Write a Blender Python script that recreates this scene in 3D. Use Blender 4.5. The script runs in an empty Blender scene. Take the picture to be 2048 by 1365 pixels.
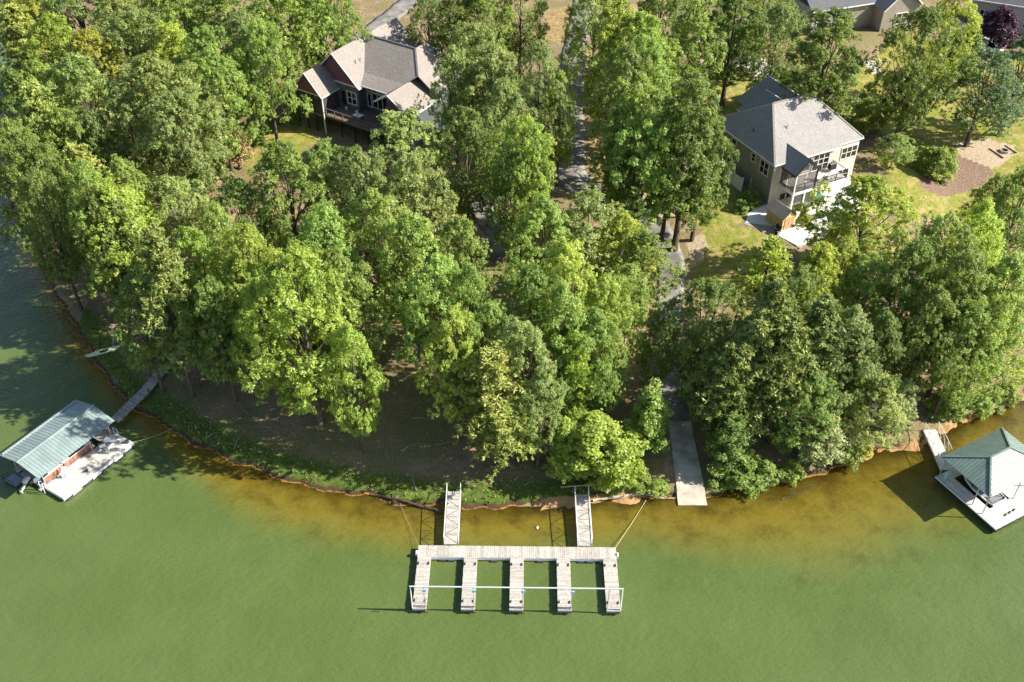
import bpy, math, random
import numpy as np
from mathutils import Vector, Matrix
random.seed(7); rng = np.random.default_rng(7)
R = math.radians
S = bpy.context.scene
COL = S.collection

# ------------------------------------------------------------------ camera, sky, sun, exposure
CAM_H, CAM_PITCH, CAM_F = 71.5, R(40), 2050.0
cam_data = bpy.data.cameras.new('camera'); cam = bpy.data.objects.new('camera', cam_data); COL.objects.link(cam)
cam.location = (0, 0, CAM_H); cam.rotation_euler = (math.pi/2 - CAM_PITCH, 0, 0)
cam_data.sensor_width = 36; cam_data.lens = 36*CAM_F/2048; cam_data.clip_end = 6000; cam_data.clip_start = 1
S.camera = cam
SUN_EL, SUN_AZ = R(37), R(-3)            # azimuth from +X towards +Y
world = bpy.data.worlds.new('World'); S.world = world; world.use_nodes = True
wn = world.node_tree.nodes; sky = wn.new('ShaderNodeTexSky'); sky.sky_type = 'NISHITA'; sky.sun_disc = False
sky.sun_elevation = SUN_EL; sky.sun_rotation = math.pi/2 - SUN_AZ
wn['Background'].inputs[1].default_value = 0.076
world.node_tree.links.new(sky.outputs[0], wn['Background'].inputs[0])
sl = bpy.data.lights.new('sun', 'SUN'); sl.energy = 5.0; sl.angle = R(0.5); sl.color = (1, .93, .80)
sun = bpy.data.objects.new('sun', sl); COL.objects.link(sun)
sd = Vector((math.cos(SUN_EL)*math.cos(SUN_AZ), math.cos(SUN_EL)*math.sin(SUN_AZ), math.sin(SUN_EL)))
sun.rotation_euler = sd.to_track_quat('Z', 'Y').to_euler()
S.view_settings.view_transform = 'Standard'; S.view_settings.look = 'None'
S.view_settings.exposure = 1.2; S.view_settings.gamma = 1
S.render.engine = 'CYCLES'
S.cycles.max_bounces = 6; S.cycles.diffuse_bounces = 4; S.cycles.transparent_max_bounces = 12; S.cycles.transmission_bounces = 4

# ------------------------------------------------------------------ survey: points read off the photograph
_c, _s = math.cos(CAM_PITCH), math.sin(CAM_PITCH)
def ray(px, py):
    u = (px-1024)/CAM_F; v = (682.5-py)/CAM_F
    return np.array([u, _c+v*_s, -_s+v*_c])
def at(px, py, z=0.):
    d = ray(px, py); t = (z-CAM_H)/d[2]
    return np.array([d[0]*t, d[1]*t, z])
SHORE_PX = [(-60,322),(0,352),(40,432),(92,545),(140,635),(172,690),(200,732),(238,776),(262,806),(296,834),(335,850),
 (382,882),(440,914),(520,946),(600,968),(700,990),(770,1002),(850,1012),(890,1014),(960,1016),(1040,1016),(1140,1008),(1200,1001),(1290,995),
 (1350,1000),(1410,996),(1445,984),(1500,978),(1560,968),(1620,952),(1700,924),(1760,905),(1830,892),(1862,874),(1900,852),(1960,832),
 (2000,812),(2060,786),(2200,730)]
_sp = [tuple(at(*p)[:2]) for p in SHORE_PX]
SHORE = np.array([(-300,900),(-110,330),(-80,190)] + _sp + [(100,98),(160,120),(400,200),(900,900)])
def shore_dist(x, y):
    """signed distance to the shoreline, positive on land"""
    x = np.asarray(x, float); y = np.asarray(y, float)
    best = np.full(x.shape, 1e9)
    for (ax, ay), (bx, by) in zip(SHORE[:-1], SHORE[1:]):
        dx, dy = bx-ax, by-ay
        t = np.clip(((x-ax)*dx+(y-ay)*dy)/(dx*dx+dy*dy), 0, 1)
        best = np.minimum(best, np.hypot(x-ax-t*dx, y-ay-t*dy))
    return np.where(inside(x, y, SHORE), best, -best)
def inside(x, y, poly):
    r = np.zeros(np.shape(x), bool); n = len(poly); j = n-1
    for i in range(n):
        xi, yi = poly[i][0], poly[i][1]; xj, yj = poly[j][0], poly[j][1]
        if yi != yj:
            r ^= ((yi > y) != (yj > y)) & (x < (xj-xi)*(y-yi)/(yj-yi)+xi)
        j = i
    return r
def sstep(a, b, x):
    t = np.clip((x-a)/(b-a), 0, 1); return t*t*(3-2*t)
def wob(x, y, f, s):
    return np.sin(x*f+s)*np.cos(y*f*1.13+s*2.1)+.5*np.sin(x*f*2.3+y*f*1.7+s*3.7)
PADS = [(34.0, 112.0, 4.2, 13, 24), (-19.5, 131.0, 3.5, 12, 24), (47, 157, 6.2, 10, 20), (73, 150, 6.2, 10, 20)]
def terr(x, y):
    x = np.asarray(x, float); y = np.asarray(y, float)
    d = shore_dist(x, y)
    dw = d + .35*wob(x, y, .9, 1.)*sstep(8, 1, np.abs(d))
    land = -.06 + .44*sstep(0, .55, dw) + 3.4*(1-np.exp(-np.maximum(dw, 0)/22)) + .018*np.maximum(d-40, 0) + .05*wob(x, y, .35, 0)*sstep(1, 6, d)
    for px, py, z, r0, r1 in PADS:
        k = 1-sstep(r0, r1, np.hypot(x-px, y-py)); land = land*(1-k)+z*k
    bed = -.06 - .17*np.maximum(-dw, 0) + .05*wob(x, y, .8, 2.)*sstep(0, 3, -dw)
    bed = np.maximum(bed, -5)
    # a strip of bare sand lies above the water by the gangways and along the sunny right bank
    beach = sstep(-1.5, 3, x)*sstep(13.8, 11, x)+.8*sstep(27, 32, x); bed = bed+beach*.16*sstep(1.6, .0, -dw)
    return np.where(dw > 0, land, bed)
def tz(x, y): return float(terr(np.array([x]), np.array([y]))[0])
def gnd(px, py, dz=0.):
    """where the line of sight through a photo point meets the ground (raised by dz)"""
    d = ray(px, py); lo = (12-CAM_H)/d[2]; hi = (-.3-CAM_H)/d[2]
    ts = np.linspace(lo, hi, 160)
    f = CAM_H+ts*d[2]-np.maximum(terr(ts*d[0], ts*d[1]), 0)-dz
    i = int(np.argmax(f < 0)) if (f < 0).any() else 159
    i = max(i, 1); a, b = f[i-1], f[i]; t = ts[i-1]+(ts[i]-ts[i-1])*(a/(a-b) if a != b else 0)
    return np.array([t*d[0], t*d[1], CAM_H+t*d[2]])

# ------------------------------------------------------------------ materials
def mat(name):
    m = bpy.data.materials.new(name); m.use_nodes = True
    nt = m.node_tree; nt.nodes.clear(); out = nt.nodes.new('ShaderNodeOutputMaterial')
    return m, nt, out
class NT:
    def __init__(s, nt): s.nt = nt
    def n(s, t, **kw):
        nd = s.nt.nodes.new(t)
        for k, v in kw.items():
            if k.startswith('i_'):
                key = k[2:]; key = int(key) if key.isdigit() else key.replace('_', ' ')
                s.put(nd.inputs[key], v)
            else: setattr(nd, k, v)
        return nd
    def put(s, sock, v):
        if isinstance(v, bpy.types.NodeSocket): s.nt.links.new(v, sock)
        elif isinstance(v, (tuple, list)) and len(v) == 3 and sock.type == 'RGBA': sock.default_value = (*v, 1)
        else: sock.default_value = v
    def noise(s, scale, detail=3, vec=None, rough=.5):
        nd = s.n('ShaderNodeTexNoise', i_Scale=scale, i_Detail=detail, i_Roughness=rough)
        if vec is not None: s.put(nd.inputs['Vector'], vec)
        return nd.outputs['Fac']
    def mix(s, f, a, b, blend='MIX'):
        nd = s.n('ShaderNodeMix', data_type='RGBA', blend_type=blend)
        s.put(nd.inputs[0], f); s.put(nd.inputs[6], a); s.put(nd.inputs[7], b); return nd.outputs[2]
    def m(s, op, a, b=0., c=0., clamp=False):
        nd = s.n('ShaderNodeMath', operation=op, use_clamp=clamp)
        s.put(nd.inputs[0], a); s.put(nd.inputs[1], b); s.put(nd.inputs[2], c); return nd.outputs[0]
    def rng(s, v, a, b, c=0., d=1.):
        nd = s.n('ShaderNodeMapRange', interpolation_type='SMOOTHSTEP', i_Value=v)
        nd.inputs[1].default_value, nd.inputs[2].default_value, nd.inputs[3].default_value, nd.inputs[4].default_value = a, b, c, d
        return nd.outputs[0]
    def bump(s, h, st, dist):
        return s.n('ShaderNodeBump', i_Height=h, i_Strength=st, i_Distance=dist).outputs[0]
    def obj(s): return s.n('ShaderNodeTexCoord').outputs['Object']
    def pos(s): return s.n('ShaderNodeNewGeometry').outputs['Position']
    def rand(s): return s.n('ShaderNodeObjectInfo').outputs['Random']
    def attr(s, nme): return s.n('ShaderNodeAttribute', attribute_name=nme).outputs['Fac']
def plain(name, col, rough=.6, var=.25, scale=3., spec=.3, metal=0., bump=0., bscale=30., perobj=0., col2=None, coords='pos'):
    """a surface with blotches of wear, optional grain relief and a per-piece tone"""
    m, nt, out = mat(name); t = NT(nt)
    v = t.pos() if coords == 'pos' else t.obj()
    a = tuple(c*(1-var) for c in col); b = tuple(min(1, c*(1+var)) for c in col) if col2 is None else col2
    f = t.noise(scale, 5, v, .6)
    c = t.mix(t.rng(f, .3, .7), a, b)
    if perobj:
        k = t.m('MULTIPLY_ADD', t.rand(), 2*perobj, 1-perobj)
        c = t.mix(1., c, t.n('ShaderNodeCombineColor', i_0=k, i_1=k, i_2=k).outputs[0], 'MULTIPLY')
    bs = t.n('ShaderNodeBsdfPrincipled', i_Base_Color=c, i_Roughness=rough, i_Metallic=metal)
    bs.inputs['Specular IOR Level'].default_value = spec
    if bump: t.put(bs.inputs['Normal'], t.bump(t.noise(bscale, 3, v), bump, .03))
    nt.links.new(bs.outputs[0], out.inputs[0]); return m
M = {}
M['wood_pale'] = plain('weathered_pale_wood', (.42,.395,.365), .8, .16, 5, .2, perobj=.16, bump=.3)
M['wood_grey'] = plain('weathered_grey_wood', (.34,.32,.30), .85, .28, 4, .2, perobj=.22, bump=.3)
M['wood_dark'] = plain('dark_wet_wood', (.09,.075,.06), .8, .3, 4, .2, perobj=.2)
M['wood_white'] = plain('bleached_deck_wood', (.54,.52,.49), .75, .14, 3, .2, perobj=.10)
M['deck_brown'] = plain('brown_deck_boards', (.17,.125,.10), .7, .2, 4, .2, perobj=.15)
M['metal_white'] = plain('white_painted_metal', (.72,.73,.73), .4, .06, 2, .4)
M['metal_grey'] = plain('galvanised_metal', (.42,.44,.46), .35, .12, 4, .4, metal=.4)
M['beam_grey'] = plain('pale_grey_metal', (.50,.52,.53), .4, .06, 2, .4)
M['metal_black'] = plain('black_painted_metal', (.02,.02,.022), .5, .2, 4, .4)
M['black_rubber'] = plain('black_rubber', (.016,.016,.017), .7, .2, 4, .3)
M['float_black'] = plain('dark_dock_float', (.035,.04,.045), .5, .2, 2, .4)
M['plate_blue'] = plain('pale_blue_plate', (.35,.58,.68), .4, .08, 4, .4)
M['roof_sage'] = plain('pale_sage_metal_roof', (.21,.275,.27), .5, .12, .8, .4, perobj=.06)
M['roof_green'] = plain('green_metal_roof', (.135,.19,.17), .42, .12, .9, .5, perobj=.05)
M['gutter'] = plain('white_trim', (.70,.70,.68), .5, .06, 3, .3)
M['trim'] = plain('cream_trim', (.62,.60,.55), .55, .07, 3, .3)
M['grey_siding'] = plain('slate_grey_siding', (.115,.125,.14), .7, .1, 2, .3)
M['maroon'] = plain('maroon_shingle_siding', (.185,.085,.11), .8, .14, 8, .2, bump=.3)
M['tan_siding'] = plain('taupe_siding', (.42,.39,.33), .75, .07, 2, .3)
M['brick_pale'] = plain('pale_grey_brick', (.40,.37,.34), .85, .2, 9, .2, bump=.4)
M['concrete'] = plain('pale_concrete', (.50,.47,.43), .85, .16, .9, .2, bump=.2)
M['ramp'] = plain('stained_tan_concrete', (.40,.355,.295), .9, .28, .7, .2, bump=.3)
M['concrete_white'] = plain('white_concrete_patio', (.66,.64,.61), .85, .10, .8, .2)
M['asphalt'] = plain('worn_asphalt', (.19,.18,.168), .9, .38, .5, .2, bump=.3, bscale=14)
M['bark'] = plain('brown_bark', (.11,.085,.065), .9, .35, 3, .1, bump=.5, bscale=8)
M['bark_pale'] = plain('pale_bark', (.30,.27,.24), .9, .25, 3, .1, bump=.5, bscale=8)
M['log'] = plain('bleached_log', (.42,.34,.25), .85, .3, 5, .2, bump=.4)
M['log_dark'] = plain('soaked_log', (.07,.05,.035), .8, .35, 5, .2, bump=.4)
M['rope'] = plain('pale_rope', (.48,.40,.26), .9, .15, 5, .1)
M['kayak'] = plain('pale_green_hull', (.66,.76,.50), .45, .08, 2, .4)
M['boat_red'] = plain('red_brown_boat_panel', (.29,.13,.09), .5, .3, 1.5, .4)
M['boat_dark'] = plain('dark_grey_hull', (.03,.035,.045), .3, .2, 2, .5)
M['boat_grey'] = plain('grey_boat_seat', (.20,.22,.26), .5, .12, 2, .4)
M['motor'] = plain('silver_motor_cowl', (.45,.46,.50), .3, .08, 2, .5)
M['shed_wood'] = plain('yellow_shed_plywood', (.50,.40,.19), .75, .18, 4, .2, perobj=.06)
M['shed_door'] = plain('reddish_shed_door', (.40,.22,.13), .75, .15, 4, .2)
M['vinyl'] = plain('white_vinyl', (.70,.71,.70), .45, .05, 3, .4)
M['buoy'] = plain('white_buoy', (.7,.66,.6), .4, .08, 3, .4)
M['cloth_teal'] = plain('teal_cloth', (.04,.22,.22), .8, .1, 5, .2)
M['terracotta'] = plain('dark_pot', (.10,.075,.06), .7, .2, 5, .3)
M['stone'] = plain('bank_stone', (.30,.26,.22), .9, .25, 3, .2, bump=.5, bscale=10)

def shingle_mat(name, col, scale=5.):
    m, nt, out = mat(name); t = NT(nt); v = t.pos()
    f = t.noise(7, 4, v, .7); g = t.noise(.5, 3, v); sp = t.n('ShaderNodeTexVoronoi', i_Scale=4.2); t.put(sp.inputs['Vector'], v)
    c = t.mix(t.rng(f, .3, .7), tuple(x*.72 for x in col), tuple(x*1.25 for x in col))
    c = t.mix(t.rng(g, .35, .65, 0, .35), c, tuple(x*.78 for x in col))
    sep = t.n('ShaderNodeSeparateColor', i_0=sp.outputs['Color'])
    c = t.mix(t.m('MULTIPLY', sep.outputs[0], .35), c, tuple(x*.7 for x in col))
    bs = t.n('ShaderNodeBsdfPrincipled', i_Base_Color=c, i_Roughness=.9); bs.inputs['Specular IOR Level'].default_value = .15
    t.put(bs.inputs['Normal'], t.bump(t.m('ADD', f, sep.outputs[1]), .5, .03))
    nt.links.new(bs.outputs[0], out.inputs[0]); return m
M['shingle_tan'] = shingle_mat('tan_asphalt_shingles', (.285,.255,.235))
M['shingle_grey'] = shingle_mat('grey_asphalt_shingles', (.30,.285,.28))
M['shingle_dark'] = shingle_mat('charcoal_asphalt_shingles', (.13,.13,.145))

def lap_mat(name, col):
    """horizontal lap siding: fine relief of each board"""
    m, nt, out = mat(name); t = NT(nt); v = t.pos()
    z = t.n('ShaderNodeSeparateXYZ', i_0=v).outputs[2]
    saw = t.m('FRACT', t.m('MULTIPLY', z, 5.5))
    c = t.mix(t.rng(t.noise(1.5, 4, v), .3, .7), tuple(x*.92 for x in col), tuple(x*1.06 for x in col))
    bs = t.n('ShaderNodeBsdfPrincipled', i_Base_Color=c, i_Roughness=.7); bs.inputs['Specular IOR Level'].default_value = .25
    t.put(bs.inputs['Normal'], t.bump(saw, .6, .04)); nt.links.new(bs.outputs[0], out.inputs[0]); return m
M['lap_taupe_shade'] = lap_mat('shaded_taupe_lap_siding', (.25,.235,.20))  # taupe darkened so the colour carries the left wall's shade
M['lap_grey'] = lap_mat('slate_grey_lap_siding', (.115,.125,.14))
M['lap_taupe_sunlit'] = lap_mat('sunlit_taupe_lap_siding', (.56,.53,.47))  # same siding lightened: the front's sunlight is put into the colour
M['lap_cream'] = lap_mat('pale_taupe_lap_siding', (.34,.31,.27))

m, nt, out = mat('window_glass'); t = NT(nt)
bs = t.n('ShaderNodeBsdfPrincipled', i_Base_Color=(.012,.015,.02), i_Roughness=.06); bs.inputs['Specular IOR Level'].default_value = .8
nt.links.new(bs.outputs[0], out.inputs[0]); M['glass'] = m
m, nt, out = mat('insect_screen'); t = NT(nt)
mx = t.n('ShaderNodeMixShader', i_0=.55); nt.links.new(t.n('ShaderNodeBsdfTransparent').outputs[0], mx.inputs[1])
nt.links.new(t.n('ShaderNodeBsdfDiffuse', i_Color=(.10,.10,.10)).outputs[0], mx.inputs[2]); nt.links.new(mx.outputs[0], out.inputs[0]); M['screen'] = m

# ground
m, nt, out = mat('ground_cover'); t = NT(nt); v = t.pos()
n1, n2, n3, n4 = t.noise(.25, 4, v), t.noise(1.6, 5, v, .65), t.noise(9, 4, v, .7), t.noise(.7, 4, v, .6)
lit = t.mix(t.rng(n2, .35, .65), (.20,.145,.10), (.37,.255,.165))
lit = t.mix(t.rng(n3, .55, .72), lit, (.48,.35,.24))
lit = t.mix(t.rng(n1, .34, .56, 0, .85), lit, t.mix(n3, (.15,.135,.06), (.23,.20,.10)))
lawn = t.mix(t.rng(n2, .3, .7), (.175,.195,.034), (.275,.275,.062))
lawn = t.mix(t.rng(n4, .44, .66, 0, .85), lawn, (.40,.31,.14))
lawn = t.mix(t.rng(n3, .35, .75, 0, .35), lawn, (.08,.11,.02))
shg = t.mix(t.rng(n2, .3, .7), (.045,.085,.014), (.115,.165,.030))
shg = t.mix(t.rng(n3, .5, .8, 0, .5), shg, (.19,.16,.075))
mul = t.mix(t.rng(n3, .35, .7), (.155,.105,.08), (.30,.205,.155))
grv = t.mix(t.rng(n3, .3, .7), (.30,.235,.165), (.47,.38,.28))
stw = t.mix(t.rng(n2, .3, .7), (.20,.135,.065), (.36,.27,.13))
def msk(nme, k=.55): return t.rng(t.m('ADD', t.attr(nme), t.m('MULTIPLY', t.m('SUBTRACT', t.m('ADD', t.m('MULTIPLY', n2, .6), t.m('MULTIPLY', n3, .4)), .5), k)), .38, .62)
c = t.mix(msk('shore_grass', 1.7), lit, shg)
c = t.mix(msk('straw', 1.2), c, stw); c = t.mix(msk('lawn', .7), c, lawn); c = t.mix(msk('mulch', 1.3), c, mul); c = t.mix(msk('gravel', 1.3), c, grv)
bedc = t.mix(t.rng(n2, .3, .7), (.36,.185,.040), (.55,.30,.070)); bedc = t.mix(t.rng(n3, .58, .8, 0, .5), bedc, (.12,.065,.02))
z = t.n('ShaderNodeSeparateXYZ', i_0=v).outputs[2]
zn = t.m('ADD', z, t.m('MULTIPLY', t.m('SUBTRACT', n2, .5), .30))
soil = t.mix(n3, (.045,.030,.020), (.11,.070,.042))
c = t.mix(t.rng(zn, .16, .36), soil, c)
c = t.mix(t.rng(zn, -.02, .08), bedc, c)
c = t.mix(msk('sand', .9), c, t.mix(n3, (.30,.165,.07), (.50,.32,.16)))
bs = t.n('ShaderNodeBsdfPrincipled', i_Base_Color=c, i_Roughness=.95); bs.inputs['Specular IOR Level'].default_value = .1
t.put(bs.inputs['Normal'], t.bump(t.m('ADD', n3, t.m('MULTIPLY', n2, 2.)), .8, .10))
nt.links.new(bs.outputs[0], out.inputs[0]); M['ground'] = m

# water: murky, so the bed fades into suspended green with depth
m, nt, out = mat('murky_lake_water'); t = NT(nt); v = t.pos()
dep = t.attr('depth')
turb = t.noise(.11, 4, v, .6)
op = t.m('SUBTRACT', 1., t.m('POWER', 2.718, t.m('MULTIPLY', t.m('MULTIPLY', dep, t.m('MULTIPLY_ADD', t.rng(t.noise(.42, 5, v, .65), .25, .75), 1.3, .35)), t.m('MULTIPLY_ADD', turb, -.9, -1.35))))
gr = t.mix(t.rng(turb, .3, .7), (.076,.114,.030), (.089,.128,.038))
gr = t.mix(t.rng(dep, .5, 2.3), (.175,.135,.018), gr)
mp = t.n('ShaderNodeMapping', i_Scale=(1., 2.2, 1.)); mp.inputs['Rotation'].default_value = (0, 0, R(28)); t.put(mp.inputs[0], v)
wv = t.m('ADD', t.noise(1.7, 4, mp.outputs[0], .6), t.m('MULTIPLY', t.noise(.35, 2, v), 1.2))
wv = t.m('ADD', wv, t.m('MULTIPLY', t.noise(5.5, 3, mp.outputs[0], .6), .18)); bmp = t.bump(wv, .5, .17)
dif = t.n('ShaderNodeBsdfDiffuse', i_Color=gr, i_Normal=bmp)
tr = t.n('ShaderNodeBsdfTransparent', i_Color=(.97,.90,.70))
body = t.n('ShaderNodeMixShader', i_0=op); nt.links.new(tr.outputs[0], body.inputs[1]); nt.links.new(dif.outputs[0], body.inputs[2])
gl = t.n('ShaderNodeBsdfGlossy', i_Color=(1,1,1), i_Roughness=.08, i_Normal=bmp)
fr = t.n('ShaderNodeFresnel', i_IOR=1.45, i_Normal=bmp)
mx = t.n('ShaderNodeMixShader', i_0=fr.outputs[0]); nt.links.new(body.outputs[0], mx.inputs[1]); nt.links.new(gl.outputs[0], mx.inputs[2])
nt.links.new(mx.outputs[0], out.inputs[0]); M['water'] = m

def leaf_mat(name, dark, mid, light, trans=.55):
    m, nt, out = mat(name); t = NT(nt); dark, mid, light = [(x[0]*2.32, x[1]*2.32, x[2]*2.65) for x in (dark, mid, light)]  # split below between reflected and transmitted light
    k = t.attr('tint')
    c = t.mix(t.rng(k, 0, .55), dark, mid); c = t.mix(t.rng(k, .5, 1.), c, light)
    r = t.rand(); kk = t.m('MULTIPLY_ADD', r, .28, .86); kr = t.m('MULTIPLY_ADD', t.m('FRACT', t.m('MULTIPLY', r, 7.31)), .16, .92)
    c = t.mix(1., c, t.n('ShaderNodeCombineColor', i_0=t.m('MULTIPLY', kk, kr), i_1=kk, i_2=kk).outputs[0], 'MULTIPLY')
    d = t.n('ShaderNodeBsdfDiffuse', i_Color=c)
    tc = t.mix(1., c, (1.15, 1.10, .55), 'MULTIPLY')
    tl = t.n('ShaderNodeBsdfTranslucent', i_Color=tc)
    mx = t.n('ShaderNodeMixShader', i_0=trans); nt.links.new(d.outputs[0], mx.inputs[1]); nt.links.new(tl.outputs[0], mx.inputs[2])
    g = t.n('ShaderNodeBsdfGlossy', i_Color=(.9,.95,1.), i_Roughness=.45); m2 = t.n('ShaderNodeMixShader', i_0=.025)
    nt.links.new(mx.outputs[0], m2.inputs[1]); nt.links.new(g.outputs[0], m2.inputs[2])
    nt.links.new(m2.outputs[0], out.inputs[0]); return m
LM = {
 'oak':   leaf_mat('oak_leaves', (.078,.120,.022), (.138,.190,.038), (.205,.250,.060)),
 'lime':  leaf_mat('bright_yellow_green_leaves', (.100,.142,.018), (.172,.218,.033), (.240,.272,.055)),
 'grey':  leaf_mat('grey_green_leaves', (.085,.118,.030), (.145,.182,.052), (.205,.235,.080)),
 'dark':  leaf_mat('deep_green_leaves', (.056,.088,.016), (.100,.140,.027), (.148,.186,.040)),
 'pine':  leaf_mat('olive_pine_needles', (.080,.105,.020), (.135,.160,.032), (.200,.205,.055), .28),
 'pined': leaf_mat('dark_pine_needles', (.058,.082,.018), (.100,.128,.028), (.145,.165,.042), .28),
 'silver':leaf_mat('silvery_leaves', (.105,.140,.050), (.190,.225,.095), (.27,.30,.15)),
 'yellow':leaf_mat('yellowing_leaves', (.125,.140,.020), (.210,.218,.036), (.28,.265,.058)),
 'blue':  leaf_mat('blue_green_leaves', (.055,.095,.040), (.095,.145,.062), (.150,.200,.095)),
 'purple':leaf_mat('dark_purple_leaves', (.030,.014,.026), (.050,.024,.042), (.075,.040,.055)),
 'brown': leaf_mat('dry_brown_twigs', (.11,.070,.035), (.21,.135,.065), (.30,.20,.10), .15),
 'grass': leaf_mat('grass_blades', (.060,.085,.016), (.105,.135,.028), (.17,.18,.050)),
}

# ------------------------------------------------------------------ mesh helpers
class MB:
    def __init__(s): s.v = []; s.f = []
    def add(s, vs, fs):
        o = len(s.v); s.v += [tuple(map(float, p)) for p in vs]; s.f += [tuple(i+o for i in f) for f in fs]; return s
    def box(s, x0, x1, y0, y1, z0, z1):
        return s.add([(x0,y0,z0),(x1,y0,z0),(x1,y1,z0),(x0,y1,z0),(x0,y0,z1),(x1,y0,z1),(x1,y1,z1),(x0,y1,z1)],
                     [(3,2,1,0),(4,5,6,7),(0,1,5,4),(1,2,6,5),(2,3,7,6),(3,0,4,7)])
    def beam(s, p, q, w, h=None):
        h = h or w; p, q = Vector(p), Vector(q); d = (q-p).normalized()
        up = Vector((0,0,1)) if abs(d.z) < .95 else Vector((1,0,0))
        a = d.cross(up).normalized()*w/2; b = a.cross(d).normalized()*h/2
        return s.add([p-a-b,p+a-b,p+a+b,p-a+b,q-a-b,q+a-b,q+a+b,q-a+b], [(0,1,2,3),(7,6,5,4),(4,5,1,0),(5,6,2,1),(6,7,3,2),(7,4,0,3)])
    def tube(s, pts, rs, n=6, cap=True):
        pts = [Vector(p) for p in pts]; rs = [rs]*len(pts) if not hasattr(rs, '__len__') else rs
        vs = []; fs = []
        for i, p in enumerate(pts):
            d = (pts[min(i+1, len(pts)-1)]-pts[max(i-1, 0)]).normalized()
            up = Vector((0,0,1)) if abs(d.z) < .9 else Vector((1,0,0))
            a = d.cross(up).normalized(); b = d.cross(a)
            for k in range(n):
                t = 2*math.pi*k/n; vs.append(p+(a*math.cos(t)+b*math.sin(t))*rs[i])
        for i in range(len(pts)-1):
            for k in range(n):
                k2 = (k+1) % n; fs.append((i*n+k, i*n+k2, (i+1)*n+k2, (i+1)*n+k))
        if cap: fs.append(tuple(range(n))); fs.append(tuple(range((len(pts)-1)*n+n-1, (len(pts)-1)*n-1, -1)))
        return s.add(vs, fs)
    def slab(s, poly, th):
        """flat polygon with thickness th below it"""
        ps = [Vector(p) for p in poly]; nrm = Vector((0,0,0))
        for i in range(len(ps)): nrm += ps[i].cross(ps[(i+1) % len(ps)])
        nrm.normalize()
        if nrm.z < 0: ps.reverse(); nrm = -nrm
        n = len(ps); lo = [p-nrm*th for p in ps]
        return s.add(ps+lo, [tuple(range(n)), tuple(range(2*n-1, n-1, -1))]+[(i, n+i, n+(i+1) % n, (i+1) % n) for i in range(n)])
    def prism(s, poly, z0, z1):
        a = sum(poly[i][0]*poly[(i+1) % len(poly)][1]-poly[(i+1) % len(poly)][0]*poly[i][1] for i in range(len(poly)))
        if a < 0: poly = poly[::-1]
        n = len(poly)
        return s.add([(p[0],p[1],z0) for p in poly]+[(p[0],p[1],z1) for p in poly],
                     [tuple(range(n-1,-1,-1)), tuple(range(n,2*n))]+[(i,(i+1) % n,n+(i+1) % n,n+i) for i in range(n)])
    def vwall(s, poly, th, nrm):
        """upright polygon (list of 3d points) extruded by th along nrm"""
        n = len(poly); q = [(p[0]+nrm[0]*th, p[1]+nrm[1]*th, p[2]+nrm[2]*th) for p in poly]
        return s.add(list(poly)+q, [tuple(range(n)), tuple(range(2*n-1,n-1,-1))]+[(i, n+i, n+(i+1) % n, (i+1) % n) for i in range(n)])
    def build(s, name, m, parent=None, smooth=False):
        me = bpy.data.meshes.new(name); me.from_pydata(s.v, [], s.f); me.update()
        me.materials.append(m if not isinstance(m, str) else M[m])
        if smooth: me.polygons.foreach_set('use_smooth', [True]*len(me.polygons))
        o = bpy.data.objects.new(name, me); COL.objects.link(o)
        if parent is not None: o.parent = parent
        return o
def tag(o, label=None, cat=None, group=None, kind=None):
    if label: o['label'] = label
    if cat: o['category'] = cat
    if group: o['group'] = group
    if kind: o['kind'] = kind
    return o
def thing(name, loc, rz=0., label=None, cat=None, group=None):
    o = bpy.data.objects.new(name, None); COL.objects.link(o); o.location = loc; o.rotation_euler = (0,0,rz); o.empty_display_size = .3
    return tag(o, label, cat, group)
def dup(root, loc, rz, label=None, scale=None):
    r = root.copy(); COL.objects.link(r); r.location = loc; r.rotation_euler = (0,0,rz)
    if scale: r.scale = scale
    if label: r['label'] = label
    for ch in list(root.children):
        c = ch.copy(); COL.objects.link(c); c.parent = r
        for g in list(ch.children):
            d = g.copy(); COL.objects.link(d); d.parent = c
    return r
_ub = {}
def piece(name, m, loc, size, parent, rz=0., tilt=0.):
    """one board: shares a bevelled unit block per material"""
    key = m
    if key not in _ub:
        b = MB(); e = .03
        b.add([(-.5,-.5,-.5),(.5,-.5,-.5),(.5,.5,-.5),(-.5,.5,-.5),(-.5,-.5,.35),(.5,-.5,.35),(.5,.5,.35),(-.5,.5,.35),(-.49,-.47,.5),(.49,-.47,.5),(.49,.47,.5),(-.49,.47,.5)],
              [(3,2,1,0),(8,9,10,11),(0,1,5,4),(1,2,6,5),(2,3,7,6),(3,0,4,7),(4,5,9,8),(5,6,10,9),(6,7,11,10),(7,4,8,11)])
        me = bpy.data.meshes.new('board_'+m); me.from_pydata(b.v, [], b.f); me.materials.append(M[m]); _ub[key] = me
    o = bpy.data.objects.new(name, _ub[key]); COL.objects.link(o); o.location = loc; o.scale = size; o.rotation_euler = (0, tilt, rz); o.parent = parent
    return o
def grid_mesh(xs, ys, zf):
    X, Y = np.meshgrid(xs, ys); nx, ny = len(xs), len(ys)
    Z = zf(X.ravel(), Y.ravel()); co = np.stack([X.ravel(), Y.ravel(), Z], 1)
    i = np.arange(nx*ny).reshape(ny, nx)
    q = np.stack([i[:-1,:-1], i[:-1,1:], i[1:,1:], i[1:,:-1]], -1).reshape(-1, 4)
    return co, q
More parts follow.
